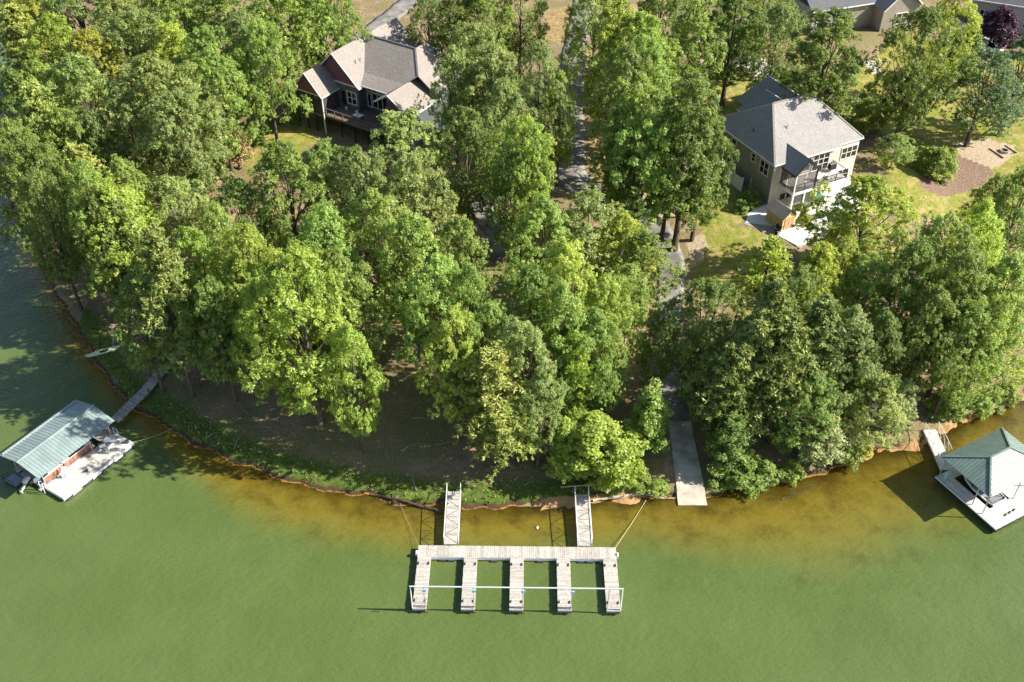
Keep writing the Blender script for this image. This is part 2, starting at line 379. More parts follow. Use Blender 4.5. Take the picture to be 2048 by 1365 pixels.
def np_mesh(name, co, faces, m):
    me = bpy.data.meshes.new(name); k = faces.shape[1]
    me.vertices.add(len(co)); me.vertices.foreach_set('co', np.asarray(co, np.float32).ravel())
    me.loops.add(faces.size); me.loops.foreach_set('vertex_index', faces.astype(np.int32).ravel())
    me.polygons.add(len(faces)); me.polygons.foreach_set('loop_start', np.arange(0, faces.size, k, dtype=np.int32))
    me.polygons.foreach_set('loop_total', np.full(len(faces), k, np.int32)); me.update(calc_edges=True); me.validate()
    if m is not None: me.materials.append(m)
    return me
def fattr(me, name, vals, dom='POINT'):
    a = me.attributes.new(name, 'FLOAT', dom); a.data.foreach_set('value', np.asarray(vals, np.float32))

# ------------------------------------------------------------------ ground and water
def axis(lo, hi, fine, far):
    mid = np.arange(lo, hi+fine/2, fine); st = []; s_, x = fine, 0
    while x < far: s_ *= 1.35; x += s_; st.append(x)
    st = np.array(st); return np.concatenate([lo-st[::-1], mid, hi+st])
gx, gy = axis(-58, 84, .55, 1500), axis(48, 172, .55, 1500)
co, q = grid_mesh(gx, gy, terr)
gme = np_mesh('ground', co, q, M['ground'])
X, Y = co[:,0], co[:,1]; D = shore_dist(X, Y)
def polymask(*polys):
    r = np.zeros(len(X))
    for pl in polys:
        w = [gnd(*p)[:2] for p in pl]; r = np.maximum(r, inside(X, Y, w).astype(float))
    return r
LAWN = [[(1300,170),(1432,90),(1470,80),(1560,150),(1530,215),(1470,290),(1420,300),(1330,230)],
 [(1386,478),(1430,448),(1500,455),(1570,490),(1540,560),(1490,640),(1392,560),(1378,520)],
 [(1590,190),(1660,205),(1690,150),(1750,120),(1800,60),(1920,100),(2100,120),(2130,460),(1990,440),(1850,440),(1790,400),(1760,330),(1730,262)],
 [(486,318),(520,262),(600,248),(640,280),(560,325),(500,345)], [(890,350),(958,342),(965,385),(940,440),(870,440),(890,395)],
 [(1440,300),(1452,370),(1500,425),(1480,450),(1410,470),(1380,430)], [(1800,370),(1850,350),(1870,400),(1990,395),(2000,420),(1820,430)],
 [(1180,130),(1240,120),(1330,160),(1310,250),(1250,230)]]
fattr(gme, 'lawn', polymask(*LAWN))
shg = .80*sstep(5.5, .5, D)*(D > 0)*(X < 9.5)*(X > -48)
shg = np.maximum(shg, .37*sstep(26, 6, D)*(D > 0)*(X < -5)*(X > -48)); shg = np.maximum(shg, .38*sstep(5, 1, D)*(X >= 9.5))
fattr(gme, 'shore_grass', shg)
fattr(gme, 'mulch', polymask([(1838,372),(1850,330),(1920,312),(1975,332),(1990,352),(1935,385),(1880,394)], [(1705,255),(1800,275),(1780,305),(1720,290)], [(1470,420),(1500,408),(1520,440),(1500,450)]))
fattr(gme, 'gravel', polymask([(1905,286),(1975,278),(2030,292),(2016,322),(1985,338),(1920,312)], [(1376,480),(1412,468),(1410,520),(1380,530)],
    [(1280,390),(1330,372),(1350,430),(1300,450)], [(1300,160),(1380,130),(1440,90),(1450,104),(1370,148),(1312,180)], [(1955,95),(1995,62),(2015,80),(1975,130)]))
fattr(gme, 'straw', polymask([(1168,215),(1205,205),(1212,365),(1150,362)], [(1100,20),(1150,10),(1140,80),(1060,90)], [(1170,100),(1210,110),(1200,210),(1165,215)], [(1560,20),(1630,60),(1600,130),(1480,90),(1500,40)]))
bch = sstep(-1.5, 3, X)*sstep(13.8, 11, X)+.55*sstep(27, 32, X)
fattr(gme, 'sand', bch*sstep(-1.8, -.6, D)*sstep(.9, .1, D))
ground = bpy.data.objects.new('ground', gme); COL.objects.link(ground); tag(ground, kind='structure')
gme.polygons.foreach_set('use_smooth', [True]*len(gme.polygons))

wx, wy = axis(-62, 80, 1.0, 1500), axis(38, 130, 1.0, 1500)
wco, wq = grid_mesh(wx, wy, lambda x, y: np.zeros(len(x)))
wd = -shore_dist(wco[:,0], wco[:,1]); keep = (wd[wq] > -2.2).any(1)
wme = np_mesh('lake_water', wco, wq[keep], M['water'])
dd = -terr(wco[:,0], wco[:,1]); slow = 1/(1+.75*sstep(12, 30, wco[:,0])*sstep(70, 40, wco[:,0]))
fattr(wme, 'depth', np.maximum(dd, 0)*slow*(1.75+2.2*sstep(-22, -40, wco[:,0])))
water = bpy.data.objects.new('lake_water', wme); COL.objects.link(water); tag(water, kind='structure')

# shore grass tufts
def card_mesh(name, P, N, A, L, W, tint, m, fold=.25):
    """diamond leaves: P base, N face normal, A long axis"""
    N = N/np.linalg.norm(N, axis=1, keepdims=True); A = A-N*np.sum(A*N, 1, keepdims=True); A /= np.linalg.norm(A, axis=1, keepdims=True)+1e-9
    B = np.cross(N, A); L = L[:,None]; W = W[:,None]
    v0 = P-A*L*.5; v2 = P+A*L*.5; mid = P+A*L*.05
    v1 = mid+B*W*.5-N*W*fold; v3 = mid-B*W*.5-N*W*fold
    co = np.stack([v0,v1,v2,v3], 1).reshape(-1,3); n = len(P); i = np.arange(n)*4
    f = np.concatenate([np.stack([i,i+1,i+2],1), np.stack([i,i+2,i+3],1)])
    me = np_mesh(name, co, f, m); fattr(me, 'tint', np.repeat(tint, 4)); return me
def unit(n): 
    v = rng.normal(size=(n,3)); return v/np.linalg.norm(v, axis=1, keepdims=True)
n = 90000
gxs = rng.uniform(-46, 40, n); gys = rng.uniform(58, 96, n); gd = shore_dist(gxs, gys)
pr = .38*sstep(6.5, .1, gd)*(gd > .12)*np.where(gxs < 10, 1., .35)*(.5+.5*wob(gxs, gys, .7, 3.)); pr = np.maximum(pr, .06*sstep(24, 5, gd)*(gd > .12)*(gxs < 9)*(.5+.5*wob(gxs, gys, .45, 1.))); ok = (rng.random(n) < pr) & ~((gxs > 14.6) & (gxs < 18.4)); gxs, gys = gxs[ok], gys[ok]; n = len(gxs)
A = np.stack([rng.normal(0,.5,n), rng.normal(0,.5,n), np.ones(n)], 1); Lg = rng.uniform(.16,.42,n)
P0 = np.stack([gxs, gys, terr(gxs, gys)+Lg*.4], 1)
gm = card_mesh('shore_grass', P0, np.stack([rng.normal(0,1,n), rng.normal(-.6,1,n), rng.normal(.5,.3,n)],1), A, Lg, Lg*.35, rng.random(n), LM['grass'])
go = bpy.data.objects.new('shore_grass', gm); COL.objects.link(go); tag(go, 'rough green grass growing along the lake bank', 'grass', kind='stuff')

# leaf litter and fallen sticks under the trees
n = 26000
lx, ly = rng.uniform(-46, 62, n), rng.uniform(60, 120, n); ld = shore_dist(lx, ly)
ok = (ld > .5) & (rng.random(n) < sstep(60, 5, ld)*.9+.1) & ~((lx > 14.3) & (lx < 18.7) & (ly < 100)) & (np.hypot(lx-33, ly-108) > 13); lx, ly = lx[ok], ly[ok]; n = len(lx)
LM['litter'] = leaf_mat('dry_fallen_leaves', (.070,.045,.028), (.135,.088,.050), (.20,.145,.085), .1)
lm_ = card_mesh('leaf_litter', np.stack([lx, ly, terr(lx, ly)+.04], 1), np.stack([rng.normal(0,.35,n), rng.normal(0,.35,n), np.ones(n)], 1), unit(n), rng.uniform(.10,.26,n), rng.uniform(.08,.18,n), rng.random(n), LM['litter'])
lo2 = bpy.data.objects.new('leaf_litter', lm_); COL.objects.link(lo2); tag(lo2, 'dry brown leaves scattered over the ground under the trees', 'leaf litter', kind='stuff')
tw = MB()
for _ in range(420):
    x, y = random.uniform(-44, 60), random.uniform(60, 112); d = float(shore_dist(np.array([x]), np.array([y]))[0])
    if not (.25 < d < 26) or (14.2 < x < 18.8) or math.hypot(x-33, y-108) < 13: continue
    if d > 2 and random.random() < .45: continue
    a = random.uniform(0, 6.3); L_ = random.uniform(.5, 1.9); dx, dy = math.cos(a)*L_, math.sin(a)*L_
    z0, z1 = max(tz(x, y), 0)+.05, max(tz(x+dx, y+dy), 0)+.06
    tw.tube([(x,y,z0), (x+dx*.5-dy*.08, y+dy*.5+dx*.08, (z0+z1)/2+.05), (x+dx,y+dy,z1)], [.045,.035,.015], 4)
tag(tw.build('fallen_sticks', 'bark_pale'), 'thin pale sticks littering the bank and the woodland floor', 'sticks', kind='stuff')
def ribbon(name, pts, width, m, dz=.05, step=.8, kerb=0.):
    P_ = [np.array(p[:2]) for p in pts]; line = [P_[0]]
    # Catmull-Rom
    E_ = [2*P_[0]-P_[1]]+P_+[2*P_[-1]-P_[-2]]
    for i in range(1, len(E_)-2):
        L_ = max(2, int(np.linalg.norm(E_[i+1]-E_[i])/step))
        for k in range(1, L_+1):
            t_ = k/L_; a, b, c_, d_ = E_[i-1], E_[i], E_[i+1], E_[i+2]
            line.append(.5*((2*b)+(-a+c_)*t_+(2*a-5*b+4*c_-d_)*t_**2+(-a+3*b-3*c_+d_)*t_**3))
    line = np.array(line); n_ = len(line); wd_ = np.interp(np.arange(n_), np.linspace(0, n_-1, len(pts)), width if hasattr(width,'__len__') else [width]*len(pts))
    ar = np.arange(n_)*step; wd_ = wd_*(1+.05*np.sin(ar*.9)+.04*np.sin(ar*2.3+1))
    tg = np.gradient(line, axis=0); tg /= np.linalg.norm(tg, axis=1, keepdims=True); nr = np.stack([-tg[:,1], tg[:,0]], 1)
    cols = np.linspace(-.5, .5, 7); vs = []
    for c_ in cols:
        p = line+nr*(wd_*c_)[:,None]; vs.append(np.column_stack([p, np.maximum(terr(p[:,0], p[:,1]), -1)+dz]))
    for c_ in (.5, -.5):
        p = line+nr*(wd_*c_)[:,None]; vs.append(np.column_stack([p, np.maximum(terr(p[:,0], p[:,1]), -1)-.25]))
    V_ = np.stack(vs, 1).reshape(-1,3); i = np.arange(n_*9).reshape(n_, 9)
    ring = list(range(9)); F_ = []
    for a in range(9): b = (a+1) % 9; F_.append(np.stack([i[:-1,a], i[1:,a], i[1:,b], i[:-1,b]], -1))
    me = np_mesh(name, V_, np.concatenate(F_), M[m]); o = bpy.data.objects.new(name, me); COL.objects.link(o); return tag(o, kind='structure')
ribbon('driveway', [gnd(*p) for p in [(1178,-40),(1160,40),(1146,110),(1142,200),(1138,290),(1140,350),(1200,395),(1290,440),(1340,520),(1338,600),(1332,680),(1342,770),(1358,850)]],
       [3.6,3.6,3.4,3.4,3.6,3.8,4.2,4.5,4.2,3.4,2.8,2.6,2.6], 'asphalt', .06)
ribbon('side_driveway', [gnd(*p) for p in [(1120,366),(1040,372),(985,390),(962,420),(1000,470),(1010,520)]], 3.0, 'asphalt', .04)
ribbon('house_driveway', [gnd(*p) for p in [(880,-60),(815,5),(745,62),(700,92)]], [3.6,3.6,3.8,4.4], 'asphalt', .06)
ribbon('concrete_drive', [gnd(*p) for p in [(1395,78),(1440,92),(1490,122),(1535,158)]], [2.4,3.2,4.2,4.8], 'concrete', .06)
ribbon('garden_path', [gnd(*p) for p in [(1900,40),(1950,70),(1985,100),(2010,60)]], 2.6, 'concrete', .06)
# boat ramp: a concrete slab that follows the bank and ends in the water
rys = np.linspace(61.85, 71.2, 13)
rv = []
for y in rys:
    zt = max(max(tz(x, y) for x in (15.0, 16.3, 17.9))+.07, .12+.09*(y-61.85)); xc = np.interp(y, [61.85, 71.2], [16.45, 16.25]); w = np.interp(y, [61.85, 71.2], [1.32, 1.08])
    rv += [(xc-w, y, zt), (xc+w, y, zt), (xc+w, y, zt-.5), (xc-w, y, zt-.5)]
rf = [(0,1,2,3), tuple(range(len(rv)-1, len(rv)-5, -1))]
for k in range(len(rys)-1):
    for a in range(4): b = (a+1) % 4; rf.append((4*k+a, 4*k+4+a, 4*k+4+b, 4*k+b))
tag(MB().add(rv, rf).build('boat_ramp', 'ramp'), kind='structure')

# ------------------------------------------------------------------ the slip dock
def rail_truss(mb, x, y0, y1, z0, z1, h=1.0, n=6, w=.05):
    """gangway side: top rail, uprights and diagonals along y"""
    f = lambda y: z0+(z1-z0)*(y-y0)/(y1-y0)
    mb.beam((x,y0,f(y0)+h),(x,y1,f(y1)+h),w*1.3); mb.beam((x,y0,f(y0)+.03),(x,y1,f(y1)+.03),w,.12)
    ys = np.linspace(y0, y1, n+1)
    for i, y in enumerate(ys):
        mb.beam((x,y,f(y)),(x,y,f(y)+h),w)
        if i < n:
            a, b = (ys[i], ys[i+1]) if i % 2 == 0 else (ys[i+1], ys[i])
            mb.beam((x,a,f(a)),(x,b,f(b)+h),w*.8)
DZ = .52
dock = thing('boat_dock', (0.4, 53.6, 0), R(-.8), 'pale wooden floating dock with four empty boat slips', 'dock')
bx0, bx1, by0, by1 = -8.58, 8.58, 2.0, 3.22       # back walkway in dock coordinates
fy0 = -3.3                                        # finger ends
FC = [-7.98, -3.98, 0.0, 3.98, 7.98]; FW = 1.16
nb = 96; wpl = (bx1-bx0)/nb
for k in range(nb):
    piece('plank', 'wood_pale', (bx0+wpl*(k+.5), (by0+by1)/2+random.uniform(-.012,.012), DZ-.02+random.uniform(-.006,.006)), (wpl-.016, by1-by0, .045), dock)
nf = 36; fpl = (by0-.01-fy0)/nf
for cx in FC:
    for k in range(nf):
        piece('plank', 'wood_pale', (cx+random.uniform(-.012,.012), fy0+fpl*(k+.5), DZ-.02+random.uniform(-.006,.006)), (FW, fpl-.016, .045), dock)
fr = MB()
fr.box(bx0+.02, bx1-.02, by1-.06, by1-.005, .2, DZ-.05)
for cx in FC:
    for s_ in (-1, 1): fr.box(cx+s_*(FW/2-.03)-.025, cx+s_*(FW/2-.03)+.025, fy0+.02, by0+.1, .2, DZ-.05)
fr.build('frame', 'metal_grey', dock)
for a, b in zip(FC[:-1], FC[1:]):
    MB().box(a+FW/2+.01, b-FW/2-.01, by0-.02, by0+.035, .14, DZ-.05).build('fascia', 'metal_white', dock)
    m_ = (a+b)/2
    for dx in ((-.45, .3) if a < -5 or a > 3 else (.0,)):
        MB().box(m_+dx-.28, m_+dx+.28, by0-.16, by0-.02, .0, .14).build('float_end', 'float_black', dock)
for cx in FC:
    fl = MB().box(cx-.5, cx+.5, fy0+.12, by0-.1, -.25, .2); fl.build('float', 'float_black', dock)
    e = MB().box(cx-.56, cx+.56, fy0-.06, fy0+.0, .2, DZ-.03); e.build('end_board', 'metal_grey', dock)
    bp = MB()
    for s_ in (-1, 1): bp.tube([(cx+s_*.42, fy0-.10, .26), (cx+s_*.42, fy0-.10, .40)], .07, 8)
    bp.box(cx-.3, cx+.3, fy0-.13, fy0-.07, .24, .34); bp.build('bumper', 'black_rubber', dock)
    for y in (1.25, -2.55):
        for s_ in (-1, 1):
            cl = MB().box(cx+s_*.44-.035, cx+s_*.44+.035, y-.14, y+.14, DZ+.05, DZ+.10); cl.box(cx+s_*.44-.03, cx+s_*.44+.03, y-.05, y+.05, DZ, DZ+.06)
            cl.build('cleat', 'black_rubber', dock)
MB().box(bx0+.05, bx1-.05, by0+.1, by1-.1, -.25, .2).build('float', 'float_black', dock)
for s_ in (-1, 1):
    x = (bx1+.10)*s_; br = MB(); br.box(x-.09, x+.09, by0+.25, by0+.62, .2, DZ+.02); br.box(x-.05, x+.05, by0+.3, by0+.56, DZ+.02, DZ+.12); br.build('mooring_bracket', 'metal_white', dock)
# overhead bar across the finger ends
BZ, BY = 3.35, -3.22
gt = thing('overhead_bar', (0.4, 53.6, DZ), R(-.8), 'white overhead bar on thin posts spanning the five dock fingers', 'frame')
MB().tube([(-8.62, BY, BZ-DZ), (8.62, BY, BZ-DZ)], .06, 8).build('bar', 'beam_grey', gt)
for x in (-8.55, 8.55): MB().tube([(x, BY, BZ-DZ), (x, BY, -.1)], .05, 6).build('post', 'metal_white', gt)
for cx in FC[:4]:
    MB().tube([(cx+.5, BY, BZ-DZ), (cx+.5, BY, .0)], .035, 6).build('post', 'metal_grey', gt)
    MB().box(cx+.38, cx+.72, BY-.28, BY-.22, BZ-DZ-.36, BZ-DZ-.05).build('plate', 'plate_blue', gt)
MB().tube([(FC[4]-.5, BY, BZ-DZ), (FC[4]-.5, BY, .0)], .035, 6).build('post', 'metal_grey', gt)

def gangway(x, y0, y1, zshore, label, rz=0.):
    g = thing('gangway', (x, y0, .0), rz, label, 'gangway', None); L_ = y1-y0; w = .62
    n_ = 36; st = L_/n_; sl_ = math.atan2(zshore-.62, L_)
    for k in range(n_):
        y = st*(k+.5); o = piece('plank', 'wood_pale', (random.uniform(-.01,.01), y, .62+(zshore-.62)*y/L_), (2*w-.06, st-.014, .04), g); o.rotation_euler = (sl_, 0, 0)
    for s_ in (-1, 1):
        b = MB(); rail_truss(b, s_*w, 0, L_, .62, zshore, 1.0, 6, .038); b.build('side_rail', 'metal_white', g)
        MB().beam((s_*w, L_, zshore-.1), (s_*w, L_+.0, zshore+1.12), .06).build('end_post', 'metal_white', g)
    return g
gangway(-5.28, 56.93, 62.9, .78, 'white railed gangway with its shore end in tree shade over a dark log')
gangway(6.32, 56.75, 62.5, .80, 'sunlit white railed gangway beside the bleached shore log')

def rope(name, pts, label, r=.022, sag=.15, m='rope'):
    a, b = Vector(pts[0]), Vector(pts[1]); ps = []
    for k in range(13):
        t_ = k/12; p = a.lerp(b, t_); p.z -= sag*4*t_*(1-t_); ps.append(p)
    return tag(MB().tube(ps, r, 5).build(name, m), label, 'rope')
rope('mooring_rope', ((8.95, 56.65, .5), tuple(gnd(1292,1002)+[0,0,.1])), 'pale mooring rope from the slip dock to the bank beside the ramp')
rope('mooring_rope', ((-8.1, 56.9, .5), tuple(gnd(800,1008)+[0,0,.1])), 'thin mooring rope from the slip dock to the dark log', .009)
by_ = at(1074, 1056, 0); bo = MB()
for k in range(6): pass
bo.tube([(0,0,-.1),(0,0,-.03),(0,0,.05),(0,0,.12),(0,0,.15)], [.06,.13,.15,.10,.03], 10)
o = bo.build('buoy', 'buoy', None, True); o.location = by_; tag(o, 'small pale round buoy floating between the two gangways', 'buoy')

def log(pts, rs, m, label, kinks=True):
    b = MB(); ps = []; r_ = []
    n_ = 14
    for k in range(n_+1):
        t_ = k/n_*(len(pts)-1); i = min(int(t_), len(pts)-2); f = t_-i
        p = np.array(pts[i])*(1-f)+np.array(pts[i+1])*f+np.array([random.uniform(-.06,.06), random.uniform(-.06,.06), random.uniform(-.02,.02)])
        ps.append(p); r_.append((rs[0]+(rs[1]-rs[0])*k/n_)*random.uniform(.88,1.12))
    b.tube(ps, r_, 7)
    if kinks:
        for k in (4, 8, 11):
            p = Vector(ps[k]); q_ = p+Vector((random.uniform(-.6,.6), random.uniform(-.5,.5), random.uniform(.15,.45))); b.tube([p, q_], [r_[k]*.45, r_[k]*.2], 5)
    return tag(b.build('log', m, None, True), label, 'log')
def gp(px, py, dz): 
    g = gnd(px, py); return (g[0], g[1], max(g[2], 0)+dz)
log([gp(742,990,.12), gp(800,1002,.10), gp(850,1016,.08), gp(884,1026,.06)], (.10,.17), 'log_dark', 'dark waterlogged tree trunk lying in the shallows against the shaded gangway')
log([gp(1186,1003,.14), gp(1240,996,.16), gp(1290,988,.2)], (.13,.20), 'log', 'bleached driftwood log on the bank between the sunlit gangway and the ramp')
log([gp(1290,990,.1), gp(1320,998,.08), gp(1352,998,.08)], (.09,.07), 'log', 'thin bleached branch lying on the bank against the concrete ramp')
log([gp(1120,976,.08), gp(1160,973,.1), gp(1200,972,.1)], (.07,.10), 'log', 'thin pale log lying on bare ground above the sunlit gangway', False)
log([gp(1562,1000,.05), gp(1600,985,.1), gp(1640,968,.1)], (.06,.04), 'log_dark', 'thin dark branch trailing from the wooded bank into the shallows')
lb = thing('landing_beam', gp(1965,831,.1), R(27.5), 'pale timber edging beam along the bank near the green roofed boathouse', 'beam')
for k in range(4): MB().box(k*1.3, k*1.3+1.27, -.13, .13, -.3, .16).build('timber', 'log', lb)

# ------------------------------------------------------------------ covered dock with sage roof
def metal_roof(parent, quad, n, m, rib=.032, name='roof_panel', th=.03):
    """quad = eave0, eave1, ridge1, ridge0; n panels side by side, each a folded sheet with a raised seam"""
    e0, e1, r1, r0 = [Vector(p) for p in quad]
    nr = (e1-e0).cross(r0-e0).normalized()
    if nr.z < 0: nr = -nr
    for k in range(n):
        a, b = k/n, (k+1)/n; s_ = (b-a)*.16
        b_ = MB(); cs = [(a,0),(a+s_*.5,rib),(a+s_,rib),(a+s_*1.5,0),(b,0)]
        lo = [e0.lerp(e1, c)+nr*h for c, h in cs]; hi = [r0.lerp(r1, c)+nr*h for c, h in cs]; kk = len(cs)
        lo2 = [p-nr*th for p in lo]; hi2 = [p-nr*th for p in hi]
        vs = lo+hi+lo2+hi2; fs = []
        for i in range(kk-1):
            fs += [(i, i+1, kk+i+1, kk+i), (2*kk+i+1, 2*kk+i, 3*kk+i, 3*kk+i+1), (i+1, i, 2*kk+i, 2*kk+i+1), (kk+i, kk+i+1, 3*kk+i+1, 3*kk+i)]
        fs += [(0, kk, 3*kk, 2*kk), (2*kk-1, kk-1, 3*kk-1, 4*kk-1)]
        b_.add(vs, fs); b_.build(name, m, parent)
def loc_frame(o, rz):
    c_, s_ = math.cos(rz), math.sin(rz)
    return lambda p: ((p[0]-o[0])*c_+(p[1]-o[1])*s_, -(p[0]-o[0])*s_+(p[1]-o[1])*c_)
AL = R(58.2); OL_ = (-40.84, 62.27)
cd = thing('covered_dock', (OL_[0], OL_[1], 0), AL, 'covered floating dock with pale sage ribbed metal roof', 'dock')
# open deck boards run across the deck (along Y), slip arms to either side
n_ = 58; st = 8.35/n_
for k in range(n_): piece('plank', 'wood_white', (st*(k+.5), 1.30, .50+random.uniform(-.006,.006)), (st-.014, 2.6, .045), cd)
for k in range(20): piece('plank', 'wood_grey', (8.35-.06, 2.62+.2*(k+.5), .5), (.95, .186, .045), cd) if k < 0 else None
for k in range(14): piece('plank', 'wood_grey', (6.75+.117*(k+.5), 4.55, .50), (.105, 3.85, .045), cd)
for k in range(40): piece('plank', 'wood_grey', (.2*(k+.5), 6.72, .50), (.186, .48, .045), cd)
b = MB(); b.box(0, 8.35, .0, .06, .22, .475); b.box(0, 8.35, 2.54, 2.6, .22, .475); b.box(0, .06, .06, 2.54, .22, .475); b.box(8.29, 8.35, .06, 6.9, .22, .475); b.box(0, 8.35, 6.48, 6.54, .22, .475)
b.build('frame', 'metal_white', cd)
for k in range(4): MB().box(.3+2*k, 2.0+2*k, -.10, 2.3, -.28, .22).build('float', 'float_black', cd)
for x in (.9, 3.2, 5.8): MB().box(x, x+1.0, -.14, -.02, .16, .40).build('bumper', 'metal_white', cd)
MB().box(6.9, 8.2, 2.7, 6.8, -.28, .22).build('float', 'float_black', cd)
MB().box(.2, 6.6, 6.5, 6.9, -.28, .22).build('float', 'float_black', cd)
EZ, RZ_ = 3.0, 3.62
x0, x1 = -.72, 8.05
metal_roof(cd, [(x0,1.42,EZ),(x1,1.42,EZ),(x1,4.1,RZ_),(x0,4.1,RZ_)], 26, 'roof_sage')
metal_roof(cd, [(x0,6.95,EZ),(x1,6.95,EZ),(x1,4.14,RZ_),(x0,4.14,RZ_)], 26, 'roof_sage')
MB().slab([(x0-.02,3.95,RZ_+.03),(x1+.02,3.95,RZ_+.03),(x1+.02,4.12,RZ_+.10),(x0-.02,4.12,RZ_+.10)], .02).slab([(x0-.02,4.29,RZ_+.03),(x1+.02,4.29,RZ_+.03),(x1+.02,4.12,RZ_+.10),(x0-.02,4.12,RZ_+.10)], .02).build('ridge_cap', 'roof_sage', cd)
for x in (.15, 2.8, 5.5, 7.8):
    for y in (2.5, 6.6): MB().tube([(x,y,.48),(x,y,EZ+.18)], .05, 6).build('post', 'metal_grey', cd)
b = MB()
for y in (2.5, 6.6): b.beam((x0+.2,y,EZ+.14),(x1-.2,y,EZ+.14),.08,.12)
for x in (.15, 2.8, 5.5, 7.8): b.beam((x,1.6,EZ-.03),(x,4.1,RZ_-.11),.05,.08).beam((x,6.8,EZ-.03),(x,4.1,RZ_-.11),.05,.08).beam((x,1.6,EZ-.05),(x,6.8,EZ-.05),.05,.08)
b.build('roof_frame', 'metal_grey', cd)
# steps/white ladder frame at the near end
lad = MB(); 
for y in (2.25, 2.75): lad.tube([(.02,y,.5),(-.02,y,1.3),(-.25,y,1.42),(-.32,y,.2)], .03, 6)
for z in (.6, .9, 1.15): lad.tube([(-.31,2.25,z),(-.31,2.75,z)], .025, 6)
w_ = Matrix.Rotation(AL, 4, 'Z'); 
ob = lad.build('boarding_ladder', 'metal_white', cd)
def cdp(x, y, z=0.):
    return (OL_[0]+x*math.cos(AL)-y*math.sin(AL), OL_[1]+x*math.sin(AL)+y*math.cos(AL), z)
# pontoon boat in the slip
pb = thing('pontoon_boat', cdp(0, 0), AL, 'red brown sided pontoon boat moored under the sage roof', 'boat')
for y in (3.2, 5.7): MB().tube([(-.3,y,.05),(.1,y,.05),(5.6,y,.05),(6.3,y,.12)], [.18,.32,.32,.06], 10).build('pontoon', 'metal_grey', pb, True)
MB().box(-.1, 6.1, 2.85, 6.05, .36, .46).build('floor', 'boat_grey', pb)
for k in range(5):
    MB().box(.3+1.13*k, .3+1.13*k+1.08, 2.88, 2.94, .5, 1.15).build('side_panel', 'boat_red', pb)
    MB().box(.3+1.13*k, .3+1.13*k+1.08, 5.96, 6.02, .5, 1.15).build('side_panel', 'boat_red', pb)
b = MB(); 
for y in (2.91, 5.99): b.beam((.3,y,1.18),(5.95,y,1.18),.05)
b.build('top_rail', 'metal_white', pb)
for y in (3.0, 5.1): MB().box(1.0, 3.4, y, y+.75, .46, .85).box(1.0, 3.4, y if y < 4 else y+.6, (y if y < 4 else y+.6)+.15, .85, 1.2).build('bench', 'trim', pb)
mo = thing('outboard_motor', cdp(-.35, 4.2, .5), AL, 'silver outboard motor tilted up at the end of the pontoon boat', 'motor')
MB().tube([(-.5,0,.28),(-.45,0,.40),(-.2,0,.62),(.08,0,.66),(.2,0,.5)], [.12,.24,.27,.22,.10], 10).build('cowl', 'motor', mo, True)
MB().tube([(-.45,0,.25),(-.85,0,-.1)], [.12,.09], 8).build('shaft', 'metal_white', mo, True)
MB().tube([(-.70,0,-.02),(-1.05,0,-.25)], [.05,.09], 8).box(-1.08,-.98,-.18,.18,-.30,-.18).build('gearcase', 'motor', mo)
MB().box(-.05, .34, -.14, .14, -.15, .42).build('bracket', 'metal_black', mo)
sp_ = thing('swim_platform', cdp(-.85, 6.0, 0), AL, 'grey platform lift with black rail beside the outboard motor', 'platform')
MB().box(-.4, .6, -.75, .75, .22, .30).build('deck', 'boat_grey', sp_)
b = MB(); b.tube([(-.4,-.7,.3),(-.5,-.7,.9),(-.5,.7,.9),(-.4,.7,.3)], .03, 6); b.build('rail', 'metal_black', sp_)
MB().box(-.42, .62, -.78, .78, -.1, .22).build('hull', 'boat_dark', sp_)

def lawn_chair(loc, rz, label):
    c_ = thing('folding_chair', loc, rz, label, 'chair', 'folding chairs on the covered dock')
    b = MB()
    for y in (-.26, .26):
        b.tube([(.28,y,0),(-.22,y,.46),(-.40,y,.98)], .018, 5); b.tube([(-.32,y,0),(.26,y,.45)], .018, 5); b.tube([(-.24,y,.66),(.28,y,.64)], .022, 5)
    b.tube([(-.40,-.26,.98),(-.40,.26,.98)], .018, 5); b.tube([(.28,-.26,.02),(.28,.26,.02)], .018, 5); b.tube([(-.32,-.26,.02),(-.32,.26,.02)], .018, 5)
    b.build('frame', 'metal_white', c_)
    for k in range(4): MB().box(-.20+.12*k, -.20+.12*k+.09, -.26, .26, .44, .46).build('seat_slat', 'vinyl', c_)
    for k in range(3): MB().slab([(-.25-.055*k,-.26,.55+.15*k),(-.25-.055*k,.26,.55+.15*k),(-.29-.055*k,.26,.66+.15*k),(-.29-.055*k,-.26,.66+.15*k)], .02).build('back_slat', 'vinyl', c_)
    return c_
lawn_chair(cdp(6.3, 1.05, .53), AL+R(100), 'white folding chair with its back to the table edge on the covered dock')
lawn_chair(cdp(6.2, 1.75, .53), AL+R(60), 'white folding chair tucked in under the dark round table')
lawn_chair(cdp(1.9, 1.95, .53), AL+R(-140), 'white folding chair standing alone against the red boat side')
tb = thing('round_table', cdp(7.0, 1.5, .53), AL, 'dark round patio table on the covered dock', 'table')
MB().tube([(0,0,.70),(0,0,.735)], .62, 20).build('table_top', 'boat_grey', tb)
b = MB()
for k in range(4):
    a = k*math.pi/2+.4; b.tube([(.42*math.cos(a),.42*math.sin(a),.0),(.3*math.cos(a),.3*math.sin(a),.7)], .022, 5)
b.build('legs', 'metal_black', tb)
pt = thing('flower_pot', cdp(8.0, .5, .53), 0, 'dark flower pot with a small plant at the deck corner', 'pot')
MB().tube([(0,0,0),(0,0,.3),(0,0,.34)], [.14,.2,.19], 10).build('pot', 'terracotta', pt)
